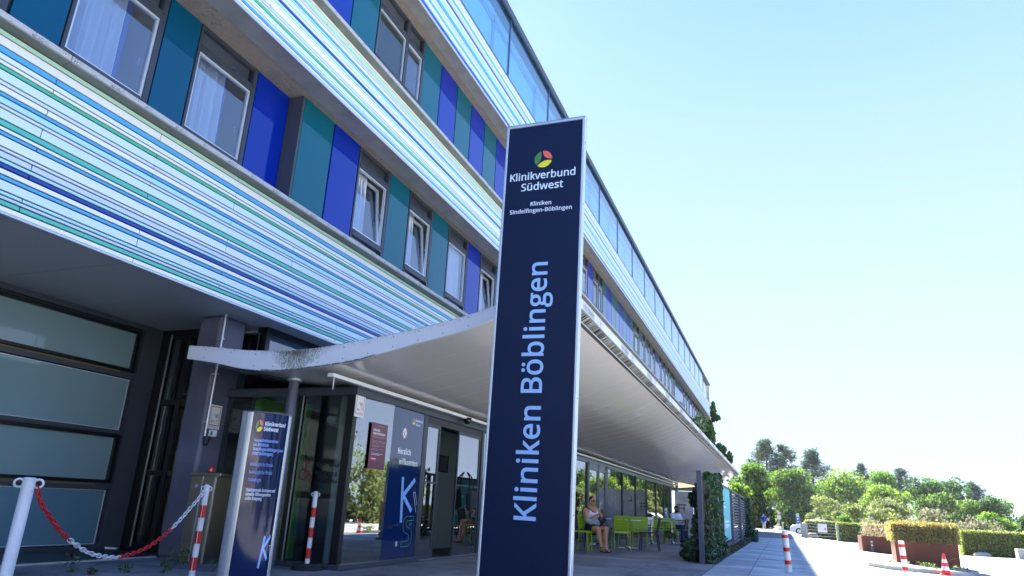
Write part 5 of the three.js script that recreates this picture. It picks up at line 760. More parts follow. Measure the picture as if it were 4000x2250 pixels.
{
  const w = thing('person', 'person with dark beard in a white T-shirt sitting at a table near the ivy', 'person', at(-3.72, -27.4), 1.0), skin = P('#8f6247', 0.6);
  const J = { pel: [0, 0.53, 0], ch: [0, 0.88, 0.03], nk: [0, 1.02, 0.06], hd: [0, 1.155, 0.12], ls: [0.19, 0.95, 0.04], rs: [-0.19, 0.95, 0.04], le: [0.25, 0.72, 0.14], re: [-0.25, 0.72, 0.14], lw: [0.10, 0.76, 0.36], rw: [-0.10, 0.76, 0.36] };
  const hd = headFns(J.hd, [0, 1]);
  const bod = uni([...hd.list, cap(J.nk, mv(J.hd, [0, -0.05, -0.02]), 0.058, 0.055), cap(J.pel, J.ch, 0.15, 0.15), ell(mv(J.ch, [0, 0, 0]), [0.2, 0.16, 0.125]), cap(J.ls, J.rs, 0.058, 0.058), cap(J.ls, J.le, 0.058, 0.046), cap(J.le, J.lw, 0.044, 0.03), cap(J.rs, J.re, 0.058, 0.046), cap(J.re, J.rw, 0.044, 0.03), cap([0.1, 0.52, 0], [0.12, 0.52, 0.43], 0.095, 0.066), cap([0.12, 0.52, 0.43], [0.1, 0.08, 0.42], 0.06, 0.04), cap([-0.1, 0.52, 0], [-0.12, 0.52, 0.43], 0.095, 0.066), cap([-0.12, 0.52, 0.43], [-0.1, 0.08, 0.42], 0.06, 0.04)], 0.035);
  part('body', merge([surfaceNet(bod, [-0.4, 0, -0.25], [0.4, 1.32, 0.6], 0.017), handGeo(J.lw, [-0.4, 0, 0.9], [0, 1, 0], [-1, 0, -0.3], 0.5), handGeo(J.rw, [0.4, 0, 0.9], [0, 1, 0], [1, 0, -0.3], 0.5)]), skin, w);
  const sh = uni([cap(mv(J.pel, [0, 0.06, 0]), J.ch, 0.166, 0.165), ell(J.ch, [0.214, 0.172, 0.14]), cap(J.ls, J.rs, 0.07, 0.07), cap(J.ls, [0.235, 0.79, 0.11], 0.074, 0.07), cap(J.rs, [-0.235, 0.79, 0.11], 0.074, 0.07)], 0.03); part('shirt', surfaceNet((x, y, z) => Math.max(sh(x, y, z), y - 1.005), [-0.4, 0.4, -0.25], [0.4, 1.1, 0.3], 0.016), P('#dfe6f4', 0.85), w);
  const tr = uni([cap([0.1, 0.52, 0], [0.12, 0.52, 0.44], 0.108, 0.08), cap([0.12, 0.52, 0.44], [0.1, 0.1, 0.42], 0.074, 0.06), cap([-0.1, 0.52, 0], [-0.12, 0.52, 0.44], 0.108, 0.08), cap([-0.12, 0.52, 0.44], [-0.1, 0.1, 0.42], 0.074, 0.06), cap([0, 0.53, -0.02], [0, 0.56, -0.02], 0.16, 0.16)], 0.03); part('jeans', surfaceNet(tr, [-0.3, 0.02, -0.25], [0.3, 0.8, 0.6], 0.017), S('#3a4a6a', 0.9), w);
  part('hair', surfaceNet((x, y, z) => Math.max(ell([0, 1.20, 0.10], [0.09, 0.088, 0.10])(x, y, z), z > 0.16 && y < 1.215 ? 0.02 : -1, y < 1.14 ? 0.02 : -1), [-0.14, 1.08, -0.04], [0.14, 1.33, 0.26], 0.011), S('#120f0e', 0.7), w);
  part('beard', surfaceNet((x, y, z) => Math.max(uni([cap([-0.03, 1.08, 0.165], [0.03, 1.08, 0.165], 0.037, 0.037), cap([-0.07, 1.12, 0.12], [-0.04, 1.075, 0.16], 0.02, 0.03), cap([0.07, 1.12, 0.12], [0.04, 1.075, 0.16], 0.02, 0.03)], 0.02)(x, y, z), y - 1.105), [-0.12, 1.0, 0.06], [0.12, 1.16, 0.26], 0.010), S('#17120f', 0.8), w);
  part('shoe', [rbx(0.05, 0.15, 0, 0.08, 0.34, 0.60, 0.03), rbx(-0.15, -0.05, 0, 0.08, 0.34, 0.60, 0.03)], M.rubber, w);
}
{
  const z = -88, x = -1.86, w = thing('person', 'person in a blue polo shirt and white trousers walking up the path', 'person', [x, gy(x, z) + 0.03, z], 0.05), skin = P('#c79a82', 0.6), hd = headFns([0, 1.62, 0.02], [0, 1]);
  const bod = uni([...hd.list, cap([0, 1.42, 0], [0, 1.55, 0], 0.06, 0.055), cap([0, 0.95, 0], [0, 1.3, 0], 0.15, 0.16), cap([0.2, 1.38, 0], [-0.2, 1.38, 0], 0.06, 0.06), cap([0.21, 1.38, 0], [0.28, 1.10, -0.05], 0.055, 0.045), cap([0.28, 1.10, -0.05], [0.27, 0.86, 0.04], 0.043, 0.03), cap([-0.21, 1.38, 0], [-0.28, 1.10, 0.03], 0.055, 0.045), cap([-0.28, 1.10, 0.03], [-0.27, 0.86, 0.12], 0.043, 0.03), cap([0.1, 0.9, 0], [0.1, 0.5, 0.1], 0.09, 0.06), cap([0.1, 0.5, 0.1], [0.1, 0.08, 0.06], 0.055, 0.04), cap([-0.1, 0.9, 0], [-0.1, 0.5, -0.02], 0.09, 0.06), cap([-0.1, 0.5, -0.02], [-0.1, 0.1, -0.16], 0.055, 0.04)], 0.035);
  part('body', merge([surfaceNet(bod, [-0.4, 0, -0.3], [0.4, 1.8, 0.3], 0.022), handGeo([0.27, 0.86, 0.04], [0, -1, 0.2], [1, 0, 0], [0, 0, 1], 0.4), handGeo([-0.27, 0.86, 0.12], [0, -1, 0.2], [-1, 0, 0], [0, 0, 1], 0.4)]), skin, w);
  const sh = uni([cap([0, 0.92, 0], [0, 1.3, 0], 0.17, 0.18), cap([0.2, 1.38, 0], [-0.2, 1.38, 0], 0.074, 0.074), cap([0.21, 1.38, 0], [0.265, 1.16, -0.03], 0.075, 0.07), cap([-0.21, 1.38, 0], [-0.265, 1.16, 0.02], 0.075, 0.07)], 0.03); part('polo_shirt', surfaceNet((a, b, c) => Math.max(sh(a, b, c), b - 1.46), [-0.42, 0.7, -0.3], [0.42, 1.55, 0.3], 0.02), P('#1f45b4', 0.8), w);
  const tr = uni([cap([0.1, 0.88, 0], [0.1, 0.5, 0.1], 0.11, 0.085), cap([0.1, 0.5, 0.1], [0.1, 0.06, 0.06], 0.08, 0.065), cap([-0.1, 0.88, 0], [-0.1, 0.5, -0.02], 0.11, 0.085), cap([-0.1, 0.5, -0.02], [-0.1, 0.1, -0.16], 0.08, 0.065)], 0.04); part('trousers', surfaceNet(tr, [-0.3, -0.02, -0.34], [0.3, 1.05, 0.3], 0.02), P('#e6e2dc', 0.8), w);
  part('hair_fringe', surfaceNet((a, b, c) => Math.max(ell([0, 1.63, -0.01], [0.087, 0.075, 0.095])(a, b, c), c - 0.0, b - 1.665), [-0.14, 1.5, -0.16], [0.14, 1.76, 0.14], 0.014), S('#a89a8a', 0.8), w); part('shoe', [rbx(0.05, 0.15, -0.02, 0.07, 0.0, 0.24, 0.03), rbx(-0.15, -0.05, 0.02, 0.11, -0.22, 0.0, 0.03)], S('#d5cfc6', 0.7), w);
}
// ------------------------------------------------------------------ forecourt and hillside
function bollard(x, z, hgt, label) {
  const y = gy(x, z), b = thing('bollard', label, 'bollard', [x, y, z], 0, null), r = 0.056; b.rotation.z = 0.035;
  const cut = [[0, 0.19, 0], [0.19, 0.255, 1], [0.255, 0.44, 0], [0.44, 0.505, 1], [0.505, 0.69, 0]].map(([u, v, q]) => [u, v, q]); const k = hgt / 0.72; const lev = [[0, 0.155, 0], [0.155, 0.225, 1], [0.225, 0.375, 0], [0.375, 0.445, 1], [0.445, 0.61, 0], [0.61, 0.665, 1], [0.665, 0.72, 0]];
  for (const [u, v, q] of lev) part(q ? 'red_band' : 'white_band', rod([0, u * k, 0], [0, v * k, 0], r + (q ? 0.001 : 0), r + (q ? 0.001 : 0), 24), q ? M.red : M.white, b);
  part('cap', new THREE.SphereGeometry(r, 20, 8, 0, 6.3, 0, Math.PI / 2).scale(1, 0.22, 1).translate(0, 0.72 * k, 0), M.white, b); part('collar', rod([0, 0, 0], [0, 0.02, 0], r * 1.25, r * 1.2, 20), M.concrete, b); return b;
}
bollard(0.075, -14.38, 0.72, 'white bollard with red bands on the shaded pale paving slabs');
bollard(2.29, -16.7, 0.70, 'white bollard with red bands in the sun in front of the rusty planter');
{ // traffic cone
  const x = 3.70, z = -20.65, c = thing('traffic_cone', 'red and white traffic cone in front of the large rusty planter', 'cone', [x, gy(x, z) + 0.01, z]); const H2 = 0.49, R0 = 0.105, R1 = 0.028, rr = t => lerp(R0, R1, t);
  for (const [a, b, red] of [[0.05, 0.22, 1], [0.22, 0.42, 0], [0.42, 0.58, 1], [0.58, 0.76, 0], [0.76, 0.97, 1]]) part(red ? 'red_band' : 'white_band', rod([0, a * H2, 0], [0, b * H2, 0], rr(a), rr(b), 24), red ? P('#d8262a', 0.5) : M.white, c);
  part('tip', rod([0, 0.95 * H2, 0], [0, H2, 0], 0.034, 0.032, 20), P('#d8262a', 0.5), c); part('base', rbx(-0.14, 0.14, 0, 0.03, -0.14, 0.14, 0.012), P('#d8262a', 0.5), c);
}
const tRust = dataTex(512, 512, (u, v) => { const a = fA(u, v), b = fB(u, v * 0.4), c = fC(u * 2, v * 2); const k = a * 0.6 + b * 0.4; return [lerp(0.24, 0.50, k) + (c - 0.5) * 0.07, lerp(0.13, 0.235, k) + (c - 0.5) * 0.04, lerp(0.085, 0.135, k)]; }, true, 0.7);
const rust = S('#ffffff', 0.62, { map: tRust, metalness: 0.15, bumpMap: tFine, bumpScale: 0.001 });
{
  const r = rng(88);
  // kerbed island
  const isl = new THREE.Shape(); [[2.0, -28.5], [1.96, -20.2], [2.4, -19.75], [4.5, -21.6], [4.9, -23], [4.6, -33.5], [2.9, -33.5]].forEach(([x, z], i) => i ? isl.lineTo(x, -z) : isl.moveTo(x, -z)); isl.closePath();
  const ig = ext(isl, 0.12); ig.rotateX(-Math.PI / 2); const ip = ig.attributes.position; for (let i = 0; i < ip.count; i++) ip.setY(i, ip.getY(i) - 0.03 + gy(ip.getX(i), ip.getZ(i))); struct('traffic_island', wuv(ig), M.kerb);
  const A = thing('planter_box', 'large rusty steel planter box behind the traffic cone', 'planter', [0, 0, 0]); const yb = -0.17, yt = 0.50;
  // front wall is slightly skewed: build around its own corner
  A.position.set(2.93, 0, -22.75); A.rotation.y = -0.08; const L = 1.50, Dp = 2.4;
  part('side_plate', [rbx(0, L, yb - 0.14, yt, -0.012, 0, 0.004)], rust, A); part('side_plate', [rbx(0, L, yb - 0.14, yt, -Dp, -Dp + 0.012, 0.004)], rust, A); part('side_plate', [rbx(0, 0.012, yb - 0.14, yt, -Dp + 0.012, -0.012, 0.004)], rust, A); part('side_plate', [rbx(L - 0.012, L, yb - 0.14, yt, -Dp + 0.012, -0.012, 0.004)], rust, A);
  part('base_plate', bx(0.1, L + 0.06, yb - 0.16, yb - 0.03, -0.3, -0.05), rust, A); part('soil', bx(0.012, L - 0.012, yt - 0.12, yt - 0.08, -Dp + 0.012, -0.012), M.soil, A);
  const hA = thing('clipped_hedge', 'clipped yellow-green hedge growing in the large rusty planter', 'hedge', [2.93, 0, -22.75], -0.08); const [core, lf] = boxHedge(-0.06, L + 0.06, yt - 0.02, 0.97, -Dp, 0.0, 7000, 0.062, GR.box, r, ['#b08c34', '#a08424', '#c09a44', '#8f8a28']); part('branches', core, hedgeCore, hA); part('leaves', lf, leafHedge, hA);
  const Bx = thing('planter_box', 'lower rusty steel planter box holding dry grass', 'planter', [2.90, 0, -31.4]); const bb = -0.24, bt = 0.44; part('side_plate', rbx(0, 1.6, bb - 0.1, bt, -0.012, 0, 0.004), rust, Bx); part('side_plate', rbx(0, 0.012, bb - 0.1, bt, -1.5, -0.012, 0.004), rust, Bx); part('side_plate', rbx(1.588, 1.6, bb - 0.1, bt, -1.5, -0.012, 0.004), rust, Bx); part('side_plate', rbx(0, 1.6, bb - 0.1, bt, -1.512, -1.5, 0.004), rust, Bx); part('soil', bx(0.012, 1.588, bt - 0.15, bt - 0.1, -1.5, -0.012), M.soil, Bx);
  const pst = thing('marker_post', 'short dark grey post in front of the lower rusty planter', 'post', [3.22, gy(3.22, -31.2) + 0.08, -31.2]); part('shaft', rbx(-0.045, 0.045, 0, 0.46, -0.03, 0.03, 0.006), S('#4b525c', 0.5), pst); part('label_plate', [bx(-0.03, 0.03, 0.26, 0.30, 0.03, 0.034), bx(-0.03, 0.03, 0.38, 0.42, 0.03, 0.034)], M.alu, pst);
  const dg = thing('dry_grass', 'tuft of dry reddish grass in the lower rusty planter', 'grass', [3.7, bt - 0.1, -32.1]); dg.userData.kind = 'stuff'; part('blades', leafCards(700, q => ({ x: (q() - 0.5) * 1.4, y: 0.75 * Math.pow(q(), 0.8) * (1 - Math.abs(q() - 0.5)), z: (q() - 0.5) * 1.2 }), 0.16, ['#c9b08a', '#d8c29c', '#bba074', '#a8a070', '#dcc8a4'], r, { long: 1.6, wide: 0.16 }), leafMat, dg);
  const wd = [[2.75, -20.0], [3.2, -20.6], [3.5, -21.0], [4.1, -21.4], [2.6, -21.5], [4.4, -21.9]]; wd.forEach(([x, z], i) => { const t = thing('weed_plant', ['small weed at the corner of the rusty planter beside the sunny bollard', 'weed between the sunny bollard and the traffic cone', 'weed just beside the traffic cone', 'weed to the far side of the traffic cone', 'weed against the lit end of the large rusty planter', 'weed at the shaded corner of the large rusty planter'][i], 'weed', [x, gy(x, z) + 0.08, z]); part('leaves', leafCards(40, q => ({ x: (q() - 0.5) * 0.2, y: q() * 0.16, z: (q() - 0.5) * 0.2 }), 0.05, GR.lime, r), leafMat, t); part('stem', rod([0, 0, 0], [0.02, 0.12, 0], 0.004), M.bark, t); });
  const tw = thing('dry_stalk', 'bent dry stalk leaning on the front of the large rusty planter', 'stalk', [4.05, gy(4.05, -21.8) + 0.08, -22.3]); part('stem', tube([[0, 0, 0], [0.03, 0.18, 0], [0.12, 0.27, 0], [0.24, 0.30, 0]], 0.006), S('#a58a68', 0.9), tw);
  // hedges
  const h1 = thing('clipped_hedge', 'long clipped green hedge behind the sunny road to the east', 'hedge', [8.45, 0, -42.0], -0.10); { const [c, l] = boxHedge(0, 9.5, -0.5, 0.74, -1.1, 0, 11000, 0.12, GR.hedge, r, ['#a79a4c', '#b5a65c', '#8f9a34']); part('branches', c, hedgeCore, h1); part('leaves', l, leafHedge, h1); }
  const h2 = thing('clipped_hedge', 'clipped hedge between the farm-style gate and the lower planter', 'hedge', [3.85, 0, -58.5], -0.04); { const [c, l] = boxHedge(0, 4.6, -0.7, 0.78, -1.2, 0, 5200, 0.15, GR.hedge, r, ['#a8984c', '#8a8a34', '#b08a54']); part('branches', c, hedgeCore, h2); part('leaves', l, leafHedge, h2); }
  const h3 = thing('clipped_hedge', 'low sunlit hedge with dry patches behind the metal gate', 'hedge', [1.75, 0, -61], -0.02); { const [c, l] = boxHedge(0, 2.6, -0.7, 0.82, -1.2, 0, 3000, 0.15, GR.hedge, r, ['#a8984c', '#8a8a34', '#c08a5c']); part('branches', c, hedgeCore, h3); part('leaves', l, leafHedge, h3); }
  solo('boulder', new THREE.IcosahedronGeometry(0.3, 2).scale(1.3, 0.5, 0.8), S('#d8d5cd', 0.9, { map: tConcrete }), 'pale flat boulder at the foot of the long clipped hedge', 'stone', null, [9.05, gy(9.05, -41.3) + 0.05, -41.3]);
  solo('boulder', new THREE.IcosahedronGeometry(0.4, 2).scale(1.1, 0.75, 0.9), S('#a59a90', 0.9, { map: tConcrete }), 'rounded grey boulder behind the bars of the metal gate', 'stone', null, [2.1, -0.25, -58.2]);
  solo('concrete_block', rbx(0, 2.4, -0.1, 0.45, -0.5, 0, 0.02), M.concrete, 'pale concrete block at the near end of the long clipped hedge', 'block', null, [10.1, gy(10.1, -39.5), -39.6]);
  // gate
  const g = thing('metal_gate', 'galvanised bar gate with a white notice board on it', 'gate', [1.70, gy(1.7, -56) + 0.03, -56], -0.02); const steel = P('#7d848a', 0.55, { metalness: 0.3 });
  part('gate_post', rbx(-0.06, 0.06, -0.1, 1.0, -0.06, 0.06, 0.01), steel, g); part('gate_post', rbx(1.95, 2.07, -0.2, 0.98, -0.06, 0.06, 0.01), steel, g); for (let k = 0; k < 5; k++) part('gate_bar', rod([0.06, 0.14 + k * 0.2, 0], [1.95, 0.12 + k * 0.2, 0], 0.014, 0.014, 8), steel, g);
  part('notice_board', rbx(0.72, 1.32, 0.40, 0.98, 0.03, 0.05, 0.01), M.white, g); part('notice_print', [bx(1.14, 1.26, 0.56, 0.62, 0.051, 0.055), bx(1.14, 1.26, 0.66, 0.69, 0.051, 0.055)], M.redSign, g);
  const gp = thing('concrete_pillar', 'pale concrete gate pillar between the white car and the metal gate', 'pillar', [1.47, gy(1.4, -55) - 0.05, -55.2]); part('shaft', rbx(-0.20, 0.17, 0, 0.98, -0.2, 0.2, 0.02), M.concrete, gp); part('cap_stone', rbx(-0.22, 0.19, 0.98, 1.02, -0.22, 0.22, 0.01), M.concrete, gp);
}
{ // traffic signs
  const z = -84, y = gy(0, z); const s = thing('road_sign', 'round white sign with red rim above two white plates on a slim post', 'sign', [-0.15, y, z]); const post = P('#b9bec4', 0.4, { metalness: 0.5 });
  part('post', rod([-0.06, 0, 0], [0.04, 2.2, 0], 0.035, 0.035, 10), post, s); part('disc', rod([0, 1.9, 0.03], [0, 1.9, 0.05], 0.21, 0.21, 32), P('#e8e2e0', 0.4), s); part('red_rim', new THREE.TorusGeometry(0.195, 0.035, 8, 32).translate(0, 1.9, 0.05), M.redSign, s); part('plate', rbx(-0.16, 0.16, 1.56, 1.68, 0.03, 0.045, 0.008), M.white, s); part('plate', rbx(-0.20, 0.20, 1.24, 1.55, 0.03, 0.045, 0.008), M.white, s);
  const k = thing('delineator_post', 'short grey post with a curved top beside the signpost', 'post', [0.13, gy(0, -80), -80]); part('shaft', rod([0, 0, 0], [0, 0.92, 0], 0.06, 0.06, 14), post, k); part('cap', rbx(-0.08, 0.16, 0.88, 0.97, -0.07, 0.07, 0.03), M.white, k);
  const tP = canvasTex(128, 192, (g, w, h) => { g.fillStyle = '#1c4fae'; g.fillRect(0, 0, w, h); g.strokeStyle = '#dfe8f5'; g.lineWidth = 4; g.strokeRect(6, 6, w - 12, h - 12); g.fillStyle = '#eef3fa'; g.font = 'bold 96px sans-serif'; g.fillText('P', 32, 100); g.fillRect(36, 130, 56, 6); g.fillRect(36, 146, 44, 6); });
  const p = thing('parking_sign', 'blue parking sign with white P below a small pale green panel', 'sign', [1.74, gy(1.7, -84), -84]); part('post', [rod([-0.15, 0, -0.03], [-0.15, 2.0, -0.03], 0.03), rod([0.15, 0, -0.03], [0.15, 1.5, -0.03], 0.03)], post, p); part('backing', bx(-0.2, 0.2, 0.95, 1.62, -0.02, 0), P('#1c4fae', 0.5), p); const pg = new THREE.PlaneGeometry(0.4, 0.67); pg.translate(0, 1.285, 0.003); part('print', pg, P('#ffffff', 0.5, { map: tP }), p); part('green_panel', rbx(-0.16, 0.14, 1.64, 1.98, -0.02, 0.01, 0.01), P('#a9cfb0', 0.6), p);
}
{ // white estate car seen from the side
  const x = 2.85, z = -78, c = thing('parked_car', 'white estate car parked behind the hedge and gate', 'car', [x, gy(x, z) + 0.02, z]); const s = new THREE.Shape();
  s.moveTo(-1.95, 0.28); s.lineTo(-2.0, 0.55); s.quadraticCurveTo(-1.95, 0.80, -1.5, 0.88); s.lineTo(-1.0, 0.95); s.lineTo(-0.35, 1.38); s.quadraticCurveTo(0.1, 1.47, 1.0, 1.45); s.lineTo(1.75, 1.36); s.lineTo(2.1, 0.92); s.lineTo(2.12, 0.35); s.lineTo(1.7, 0.25); s.closePath();
  const white = P('#eceeee', 0.25, { clearcoat: 1, clearcoatRoughness: 0.05 }); const g = ext(s, 1.6, 0.05); g.translate(0, 0, -0.8); part('body', g, white, c);
  const gl = P('#15191c', 0.05); for (const zz of [0.852, -0.872]) for (const pts of [[[-0.88, 0.97], [-0.33, 1.32], [0.25, 1.38], [0.25, 0.97]], [[0.32, 0.97], [0.32, 1.38], [1.05, 1.38], [1.1, 0.97]], [[1.17, 0.97], [1.12, 1.37], [1.62, 1.31], [1.85, 0.97]]]) { const q = new THREE.Shape(); pts.forEach((p, i) => i ? q.lineTo(...p) : q.moveTo(...p)); part('side_window', ext(q, 0.02).translate(0, 0, zz), gl, c); }
  { const ws = new THREE.PlaneGeometry(1.4, 0.72); ws.rotateY(-Math.PI / 2); const q = new THREE.Quaternion().setFromUnitVectors(V(-1, 0, 0), V(-0.43, 0.65, 0).normalize()); ws.applyQuaternion(q); ws.translate(-0.70, 1.20, 0); part('windscreen', ws, P('#15191c', 0.05, { side: THREE.DoubleSide }), c); }
  for (const [wx, wz] of [[-1.25, 0.72], [1.3, 0.72], [-1.25, -0.72], [1.3, -0.72]]) { const w = part('wheel', rod([wx, 0.31, wz - 0.1], [wx, 0.31, wz + 0.14], 0.31, 0.31, 24), M.rubber, c); part('rim', rod([wx, 0.31, wz + 0.141 * Math.sign(wz)], [wx, 0.31, wz + 0.15 * Math.sign(wz)], 0.19, 0.19, 18), M.alu, w); }
  for (const zz of [0.55, -0.55]) part('headlight', rbx(-2.0, -1.88, 0.62, 0.76, zz - 0.2, zz + 0.2, 0.03), P('#cfd6da', 0.1), c); part('mirror', rbx(-0.72, -0.55, 0.97, 1.1, 0.86, 1.02, 0.03), white, c); part('bumper', rbx(-2.06, -1.9, 0.28, 0.5, -0.8, 0.8, 0.05), white, c);
}
{ // low buildings behind the trees
  const b = thing('garage_building', 'low building with an ochre garage door and a white roof edge behind the walking man', 'building', [-3.6, gy(-3, -115) - 0.1, -115]); part('wall', bx(-2, 2.6, 0, 2.3, -5, 0), M.cream, b); part('roof', bx(-2.3, 2.9, 2.3, 2.6, -5.3, 0.5), M.white, b); part('garage_door', bx(-0.4, 1.6, 0.02, 1.75, 0, 0.06), S('#b07a35', 0.7), b); part('lintel', bx(-0.5, 1.7, 1.75, 1.95, 0, 0.08), S('#d8d2c8', 0.7), b);
  const b2 = thing('flat_building', 'pale flat-roofed building glimpsed beside the parking sign', 'building', [3.2, gy(3, -112) - 0.1, -112]); part('wall', bx(-1.8, 2, 0, 1.7, -4, 0), S('#b9bec2', 0.8), b2); part('roof', bx(-2, 2.2, 1.7, 1.9, -4.2, 0.3), M.white, b2);
  const l = thing('lamp_post', 'grey lamp head on a post rising out of the olive bushes', 'lamp', [7.0, gy(7, -66), -66]); part('pole', rod([0, 0, 0], [0, 1.75, 0], 0.035, 0.03, 10), M.alu, l); const hg = rbx(-0.16, 0.16, 1.78, 2.02, -0.12, 0.12, 0.03); hg.rotateZ(0.35); hg.translate(0.62, 0.06, 0); part('lamp_head', hg, P('#c9ccd0', 0.4), l);
}
// trees
pineTree('pine_tree', 'tall dark pine with two crowns behind the maples', -1.9, -150, 15.7, 6.2, GR.pine, 101, 6400, 0.22);
pineTree('pine_tree', 'broad grey-green pine standing beside the tall dark pine', 6.4, -150, 13.8, 5.8, GR.blue, 102, 5600, 0.2);
pineTree('pine_tree', 'second stem of pine just east of the tall dark pine', 1.3, -148, 14.6, 4.6, GR.pine, 103, 3400, 0.3);
broadTree('maple_tree', 'round sunlit maple behind the end of the canopy', 'tree', -3.2, -105, 8.2, 3.4, GR.maple, 104, 5600, 0.42);
broadTree('maple_tree', 'dense maple above the round road sign', 'tree', 1.4, -95, 7.0, 2.7, GR.maple, 105, 5600, 0.36);
broadTree('maple_tree', 'low maple just beyond the far fence ivy', 'tree', -4.6, -90, 4.9, 1.6, GR.lime, 106, 2200, 0.34);
shrub('yellow_shrub', 'small yellow-leaved shrub above the far fence ivy', 'shrub', -2.55, -71, 3.1, 0.65, GR.yellow, 107, 800, 0.22);
shrub('dark_shrub', 'dark shady undergrowth below the round maple', 'shrub', -2.4, -103, 2.3, 2.4, GR.dark, 108, 2600, 0.32);
shrub('dark_shrub', 'dark shady undergrowth below the dense maple by the signpost', 'shrub', 1.0, -102, 2.6, 2.6, GR.dark, 131, 2800, 0.32);
shrub('dark_shrub', 'dark bush beside the short grey post', 'shrub', 1.1, -90, 2.4, 1.0, GR.dark, 120, 1500, 0.26);
shrub('olive_bush', 'large olive green bush behind the white car', 'shrub', 4.3, -82, 3.9, 2.5, GR.olive, 109, 4200, 0.24);
broadTree('lime_tree', 'pale yellow-green tree behind the olive bushes', 'tree', 8.8, -119, 8.0, 3.9, GR.lime, 110, 5200, 0.44);
pineTree('pine_tree', 'slim dark pine rising behind the pale yellow-green tree', 15.0, -150, 11.6, 2.6, GR.blue, 111, 1400, 0.5);
broadTree('broad_tree', 'bright green tree between the two slim pines', 'tree', 15.4, -124, 8.8, 3.2, GR.bright, 112, 4600, 0.42);
pineTree('pine_tree', 'thin pine with a bluish top east of the bright tree', 21.7, -150, 10.8, 2.7, GR.blue, 113, 1300, 0.6);
broadTree('broad_tree', 'large deep green tree with a pointed ragged crown', 'tree', 19.4, -108, 7.8, 3.5, GR.dark, 114, 5600, 0.40);
broadTree('broad_tree', 'light green tree in front of the bright tree', 'tree', 12.4, -99, 5.6, 2.8, GR.lime, 115, 4200, 0.36);
broadTree('broad_tree', 'mid green tree low on the slope before the deep green tree', 'tree', 16.4, -92, 4.4, 2.2, GR.maple, 121, 3200, 0.34);
shrub('olive_bush', 'wide olive bush in the middle of the slope', 'shrub', 10.1, -79, 3.1, 2.9, GR.olive, 116, 4600, 0.24);
shrub('olive_bush', 'olive bush beside the lamp head', 'shrub', 6.1, -71, 2.5, 2.0, GR.olive, 117, 3600, 0.22);
shrub('dry_bush', 'grey half-dry bush behind the planter hedge', 'shrub', 10.4, -62, 2.2, 2.2, GR.grey, 118, 3400, 0.17, null, { twig: S('#8f8478', 0.9) });
shrub('dry_bush', 'greyish twiggy bush above the start of the long hedge', 'shrub', 13.2, -61, 1.6, 1.9, GR.grey, 122, 2800, 0.17, null, { twig: S('#8f8478', 0.9) });
shrub('olive_bush', 'pale olive bush behind the lower rusty planter', 'shrub', 7.9, -66, 2.3, 1.8, GR.olive, 123, 3000, 0.2);
shrub('bright_shrub', 'bright green low shrub behind the hedge by the gate', 'shrub', 4.9, -64.5, 1.5, 1.2, GR.bright, 124, 1800, 0.2);
pineTree('spruce_tree', 'dark spruce with thin tops far down the slope', 30.2, -137, 7.8, 3.2, GR.blue, 125, 2000, 0.3);
broadTree('broad_tree', 'green tree right of the dark spruce on the slope', 'tree', 26.1, -112, 5.2, 2.2, GR.dark, 126, 3200, 0.38);
broadTree('broad_tree', 'mid green bush-like tree below the dark spruce', 'tree', 20.7, -98, 3.9, 2.1, GR.maple, 127, 3200, 0.34);
shrub('bright_shrub', 'round bright green shrub behind the long hedge', 'shrub', 17.2, -73, 2.3, 1.9, GR.bright, 128, 3600, 0.22);
shrub('bright_shrub', 'last green shrub at the end of the long hedge', 'shrub', 20.6, -74, 1.6, 1.7, GR.maple, 129, 2800, 0.22);
broadTree('broad_tree', 'faded tree at the end of the slope', 'tree', 24.0, -88, 2.6, 1.6, GR.dark, 130, 1800, 0.3);
broadTree('broad_tree', 'dusky green tree filling the gap below the dark pines', 'tree', 3.6, -132, 7.6, 3.4, GR.dark, 141, 3400, 0.46);
broadTree('broad_tree', 'hazy green tree behind the pale yellow-green tree', 'tree', 11.8, -136, 7.4, 3.4, GR.maple, 142, 3400, 0.46);
broadTree('broad_tree', 'hazy dark tree behind the deep green tree', 'tree', 24.5, -132, 7.6, 3.6, GR.maple, 143, 3400, 0.46);
broadTree('broad_tree', 'low green tree closing the slope beside the spruce', 'tree', 28.5, -122, 5.4, 3.0, GR.maple, 144, 3000, 0.42);
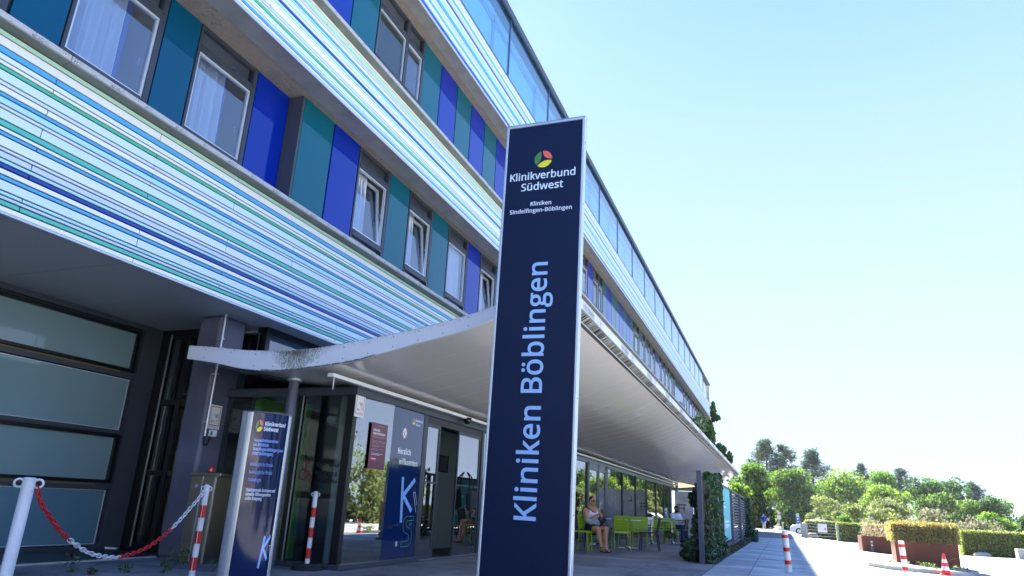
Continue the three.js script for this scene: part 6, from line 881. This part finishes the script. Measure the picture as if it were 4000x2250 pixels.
{ // trees and hedges across the forecourt, seen in the glass fronts
  const spots = [[30, -40, 6.2, 3.8, 'lime'], [36, -30, 6.8, 4.2, 'maple'], [25, -52, 5.4, 3.2, 'bright'], [42, -46, 8.5, 4.8, 'dark'], [33, -18, 6.2, 3.8, 'maple'], [44, -62, 9, 4.8, 'lime'], [38, -6, 7, 4.2, 'bright'], [46, 8, 9, 4.5, 'dark'], [24, -62, 4.6, 2.8, 'maple'], [52, -26, 9, 5, 'lime'], [-3, 34, 9, 4, 'maple']];
  spots.forEach(([x, z, t, R, c], i) => broadTree('broad_tree', ['lime green', 'round', 'light', 'tall dark', 'wide', 'tall lime green', 'bright', 'dark', 'small', 'very tall', 'lone'][i] + ' tree across the forecourt mirrored in the glass front', 'tree', x, z, t, R, GR[c], 200 + i, 2600, 0.46));
  const r = rng(300); [[14, -34, 3.2, 'olive'], [15.5, -26, 2.4, 'bright'], [15, -18, 2.6, 'olive'], [15, -8, 2.4, 'hedge'], [15, 2, 2.5, 'olive']].forEach(([x, z, t, c], i) => shrub('olive_bush', ['first', 'second', 'third', 'fourth', 'fifth'][i] + ' bush in the row across the forecourt', 'shrub', x, z, t, 3.2, GR[c], 310 + i, 2600, 0.28));
}
{ // added pale building behind the viewpoint, bounces sun onto camera-facing surfaces
  const w = thing('added_bounce_building', 'added pale two-storey building behind the viewpoint to bounce light onto surfaces facing it', 'building', [3, 0, 28]);
  part('wall', bx(0, 34, -0.5, 7.2, 0, 10), S('#e6e1d6', 0.85, { map: tMottle }), w); part('roof', bx(-0.3, 34.3, 7.2, 7.5, -0.4, 10.3), M.concrete, w); part('plinth', bx(-0.04, 34.04, -0.5, 0.5, -0.04, 10), M.concrete, w);
  for (let f = 0; f < 2; f++) for (let i = 0; i < 10; i++) { const x = 1.4 + i * 3.3, y = 1.3 + f * 3.3, q = part('window', [bx(x, x + 1.5, y, y + 0.07, -0.05, 0.02), bx(x, x + 1.5, y + 1.5, y + 1.57, -0.05, 0.02), bx(x, x + 0.07, y + 0.07, y + 1.5, -0.05, 0.02), bx(x + 1.43, x + 1.5, y + 0.07, y + 1.5, -0.05, 0.02)], M.frame, w); part('pane', bx(x + 0.07, x + 1.43, y + 0.07, y + 1.5, -0.02, -0.005), P('#1a222a', 0.05), q); }
}
struct('hills', (() => { const g = new THREE.PlaneGeometry(900, 60, 60, 8); const p = g.attributes.position; for (let i = 0; i < p.count; i++) { const x = p.getX(i), v = (p.getY(i) + 30) / 60; p.setXYZ(i, x, -9 + v * (5 + 3 * Math.sin(x * 0.013)), -380 - v * 120); } g.computeVertexNormals(); return wuv(g, 0.1); })(), S('#5d7048', 1));

const renderer = new THREE.WebGLRenderer({ antialias: true });
renderer.toneMapping = THREE.LinearToneMapping;
renderer.toneMappingExposure = EXPOSURE;
renderer.shadowMap.enabled = true; renderer.shadowMap.type = THREE.PCFSoftShadowMap;
renderer.render(scene, camera);
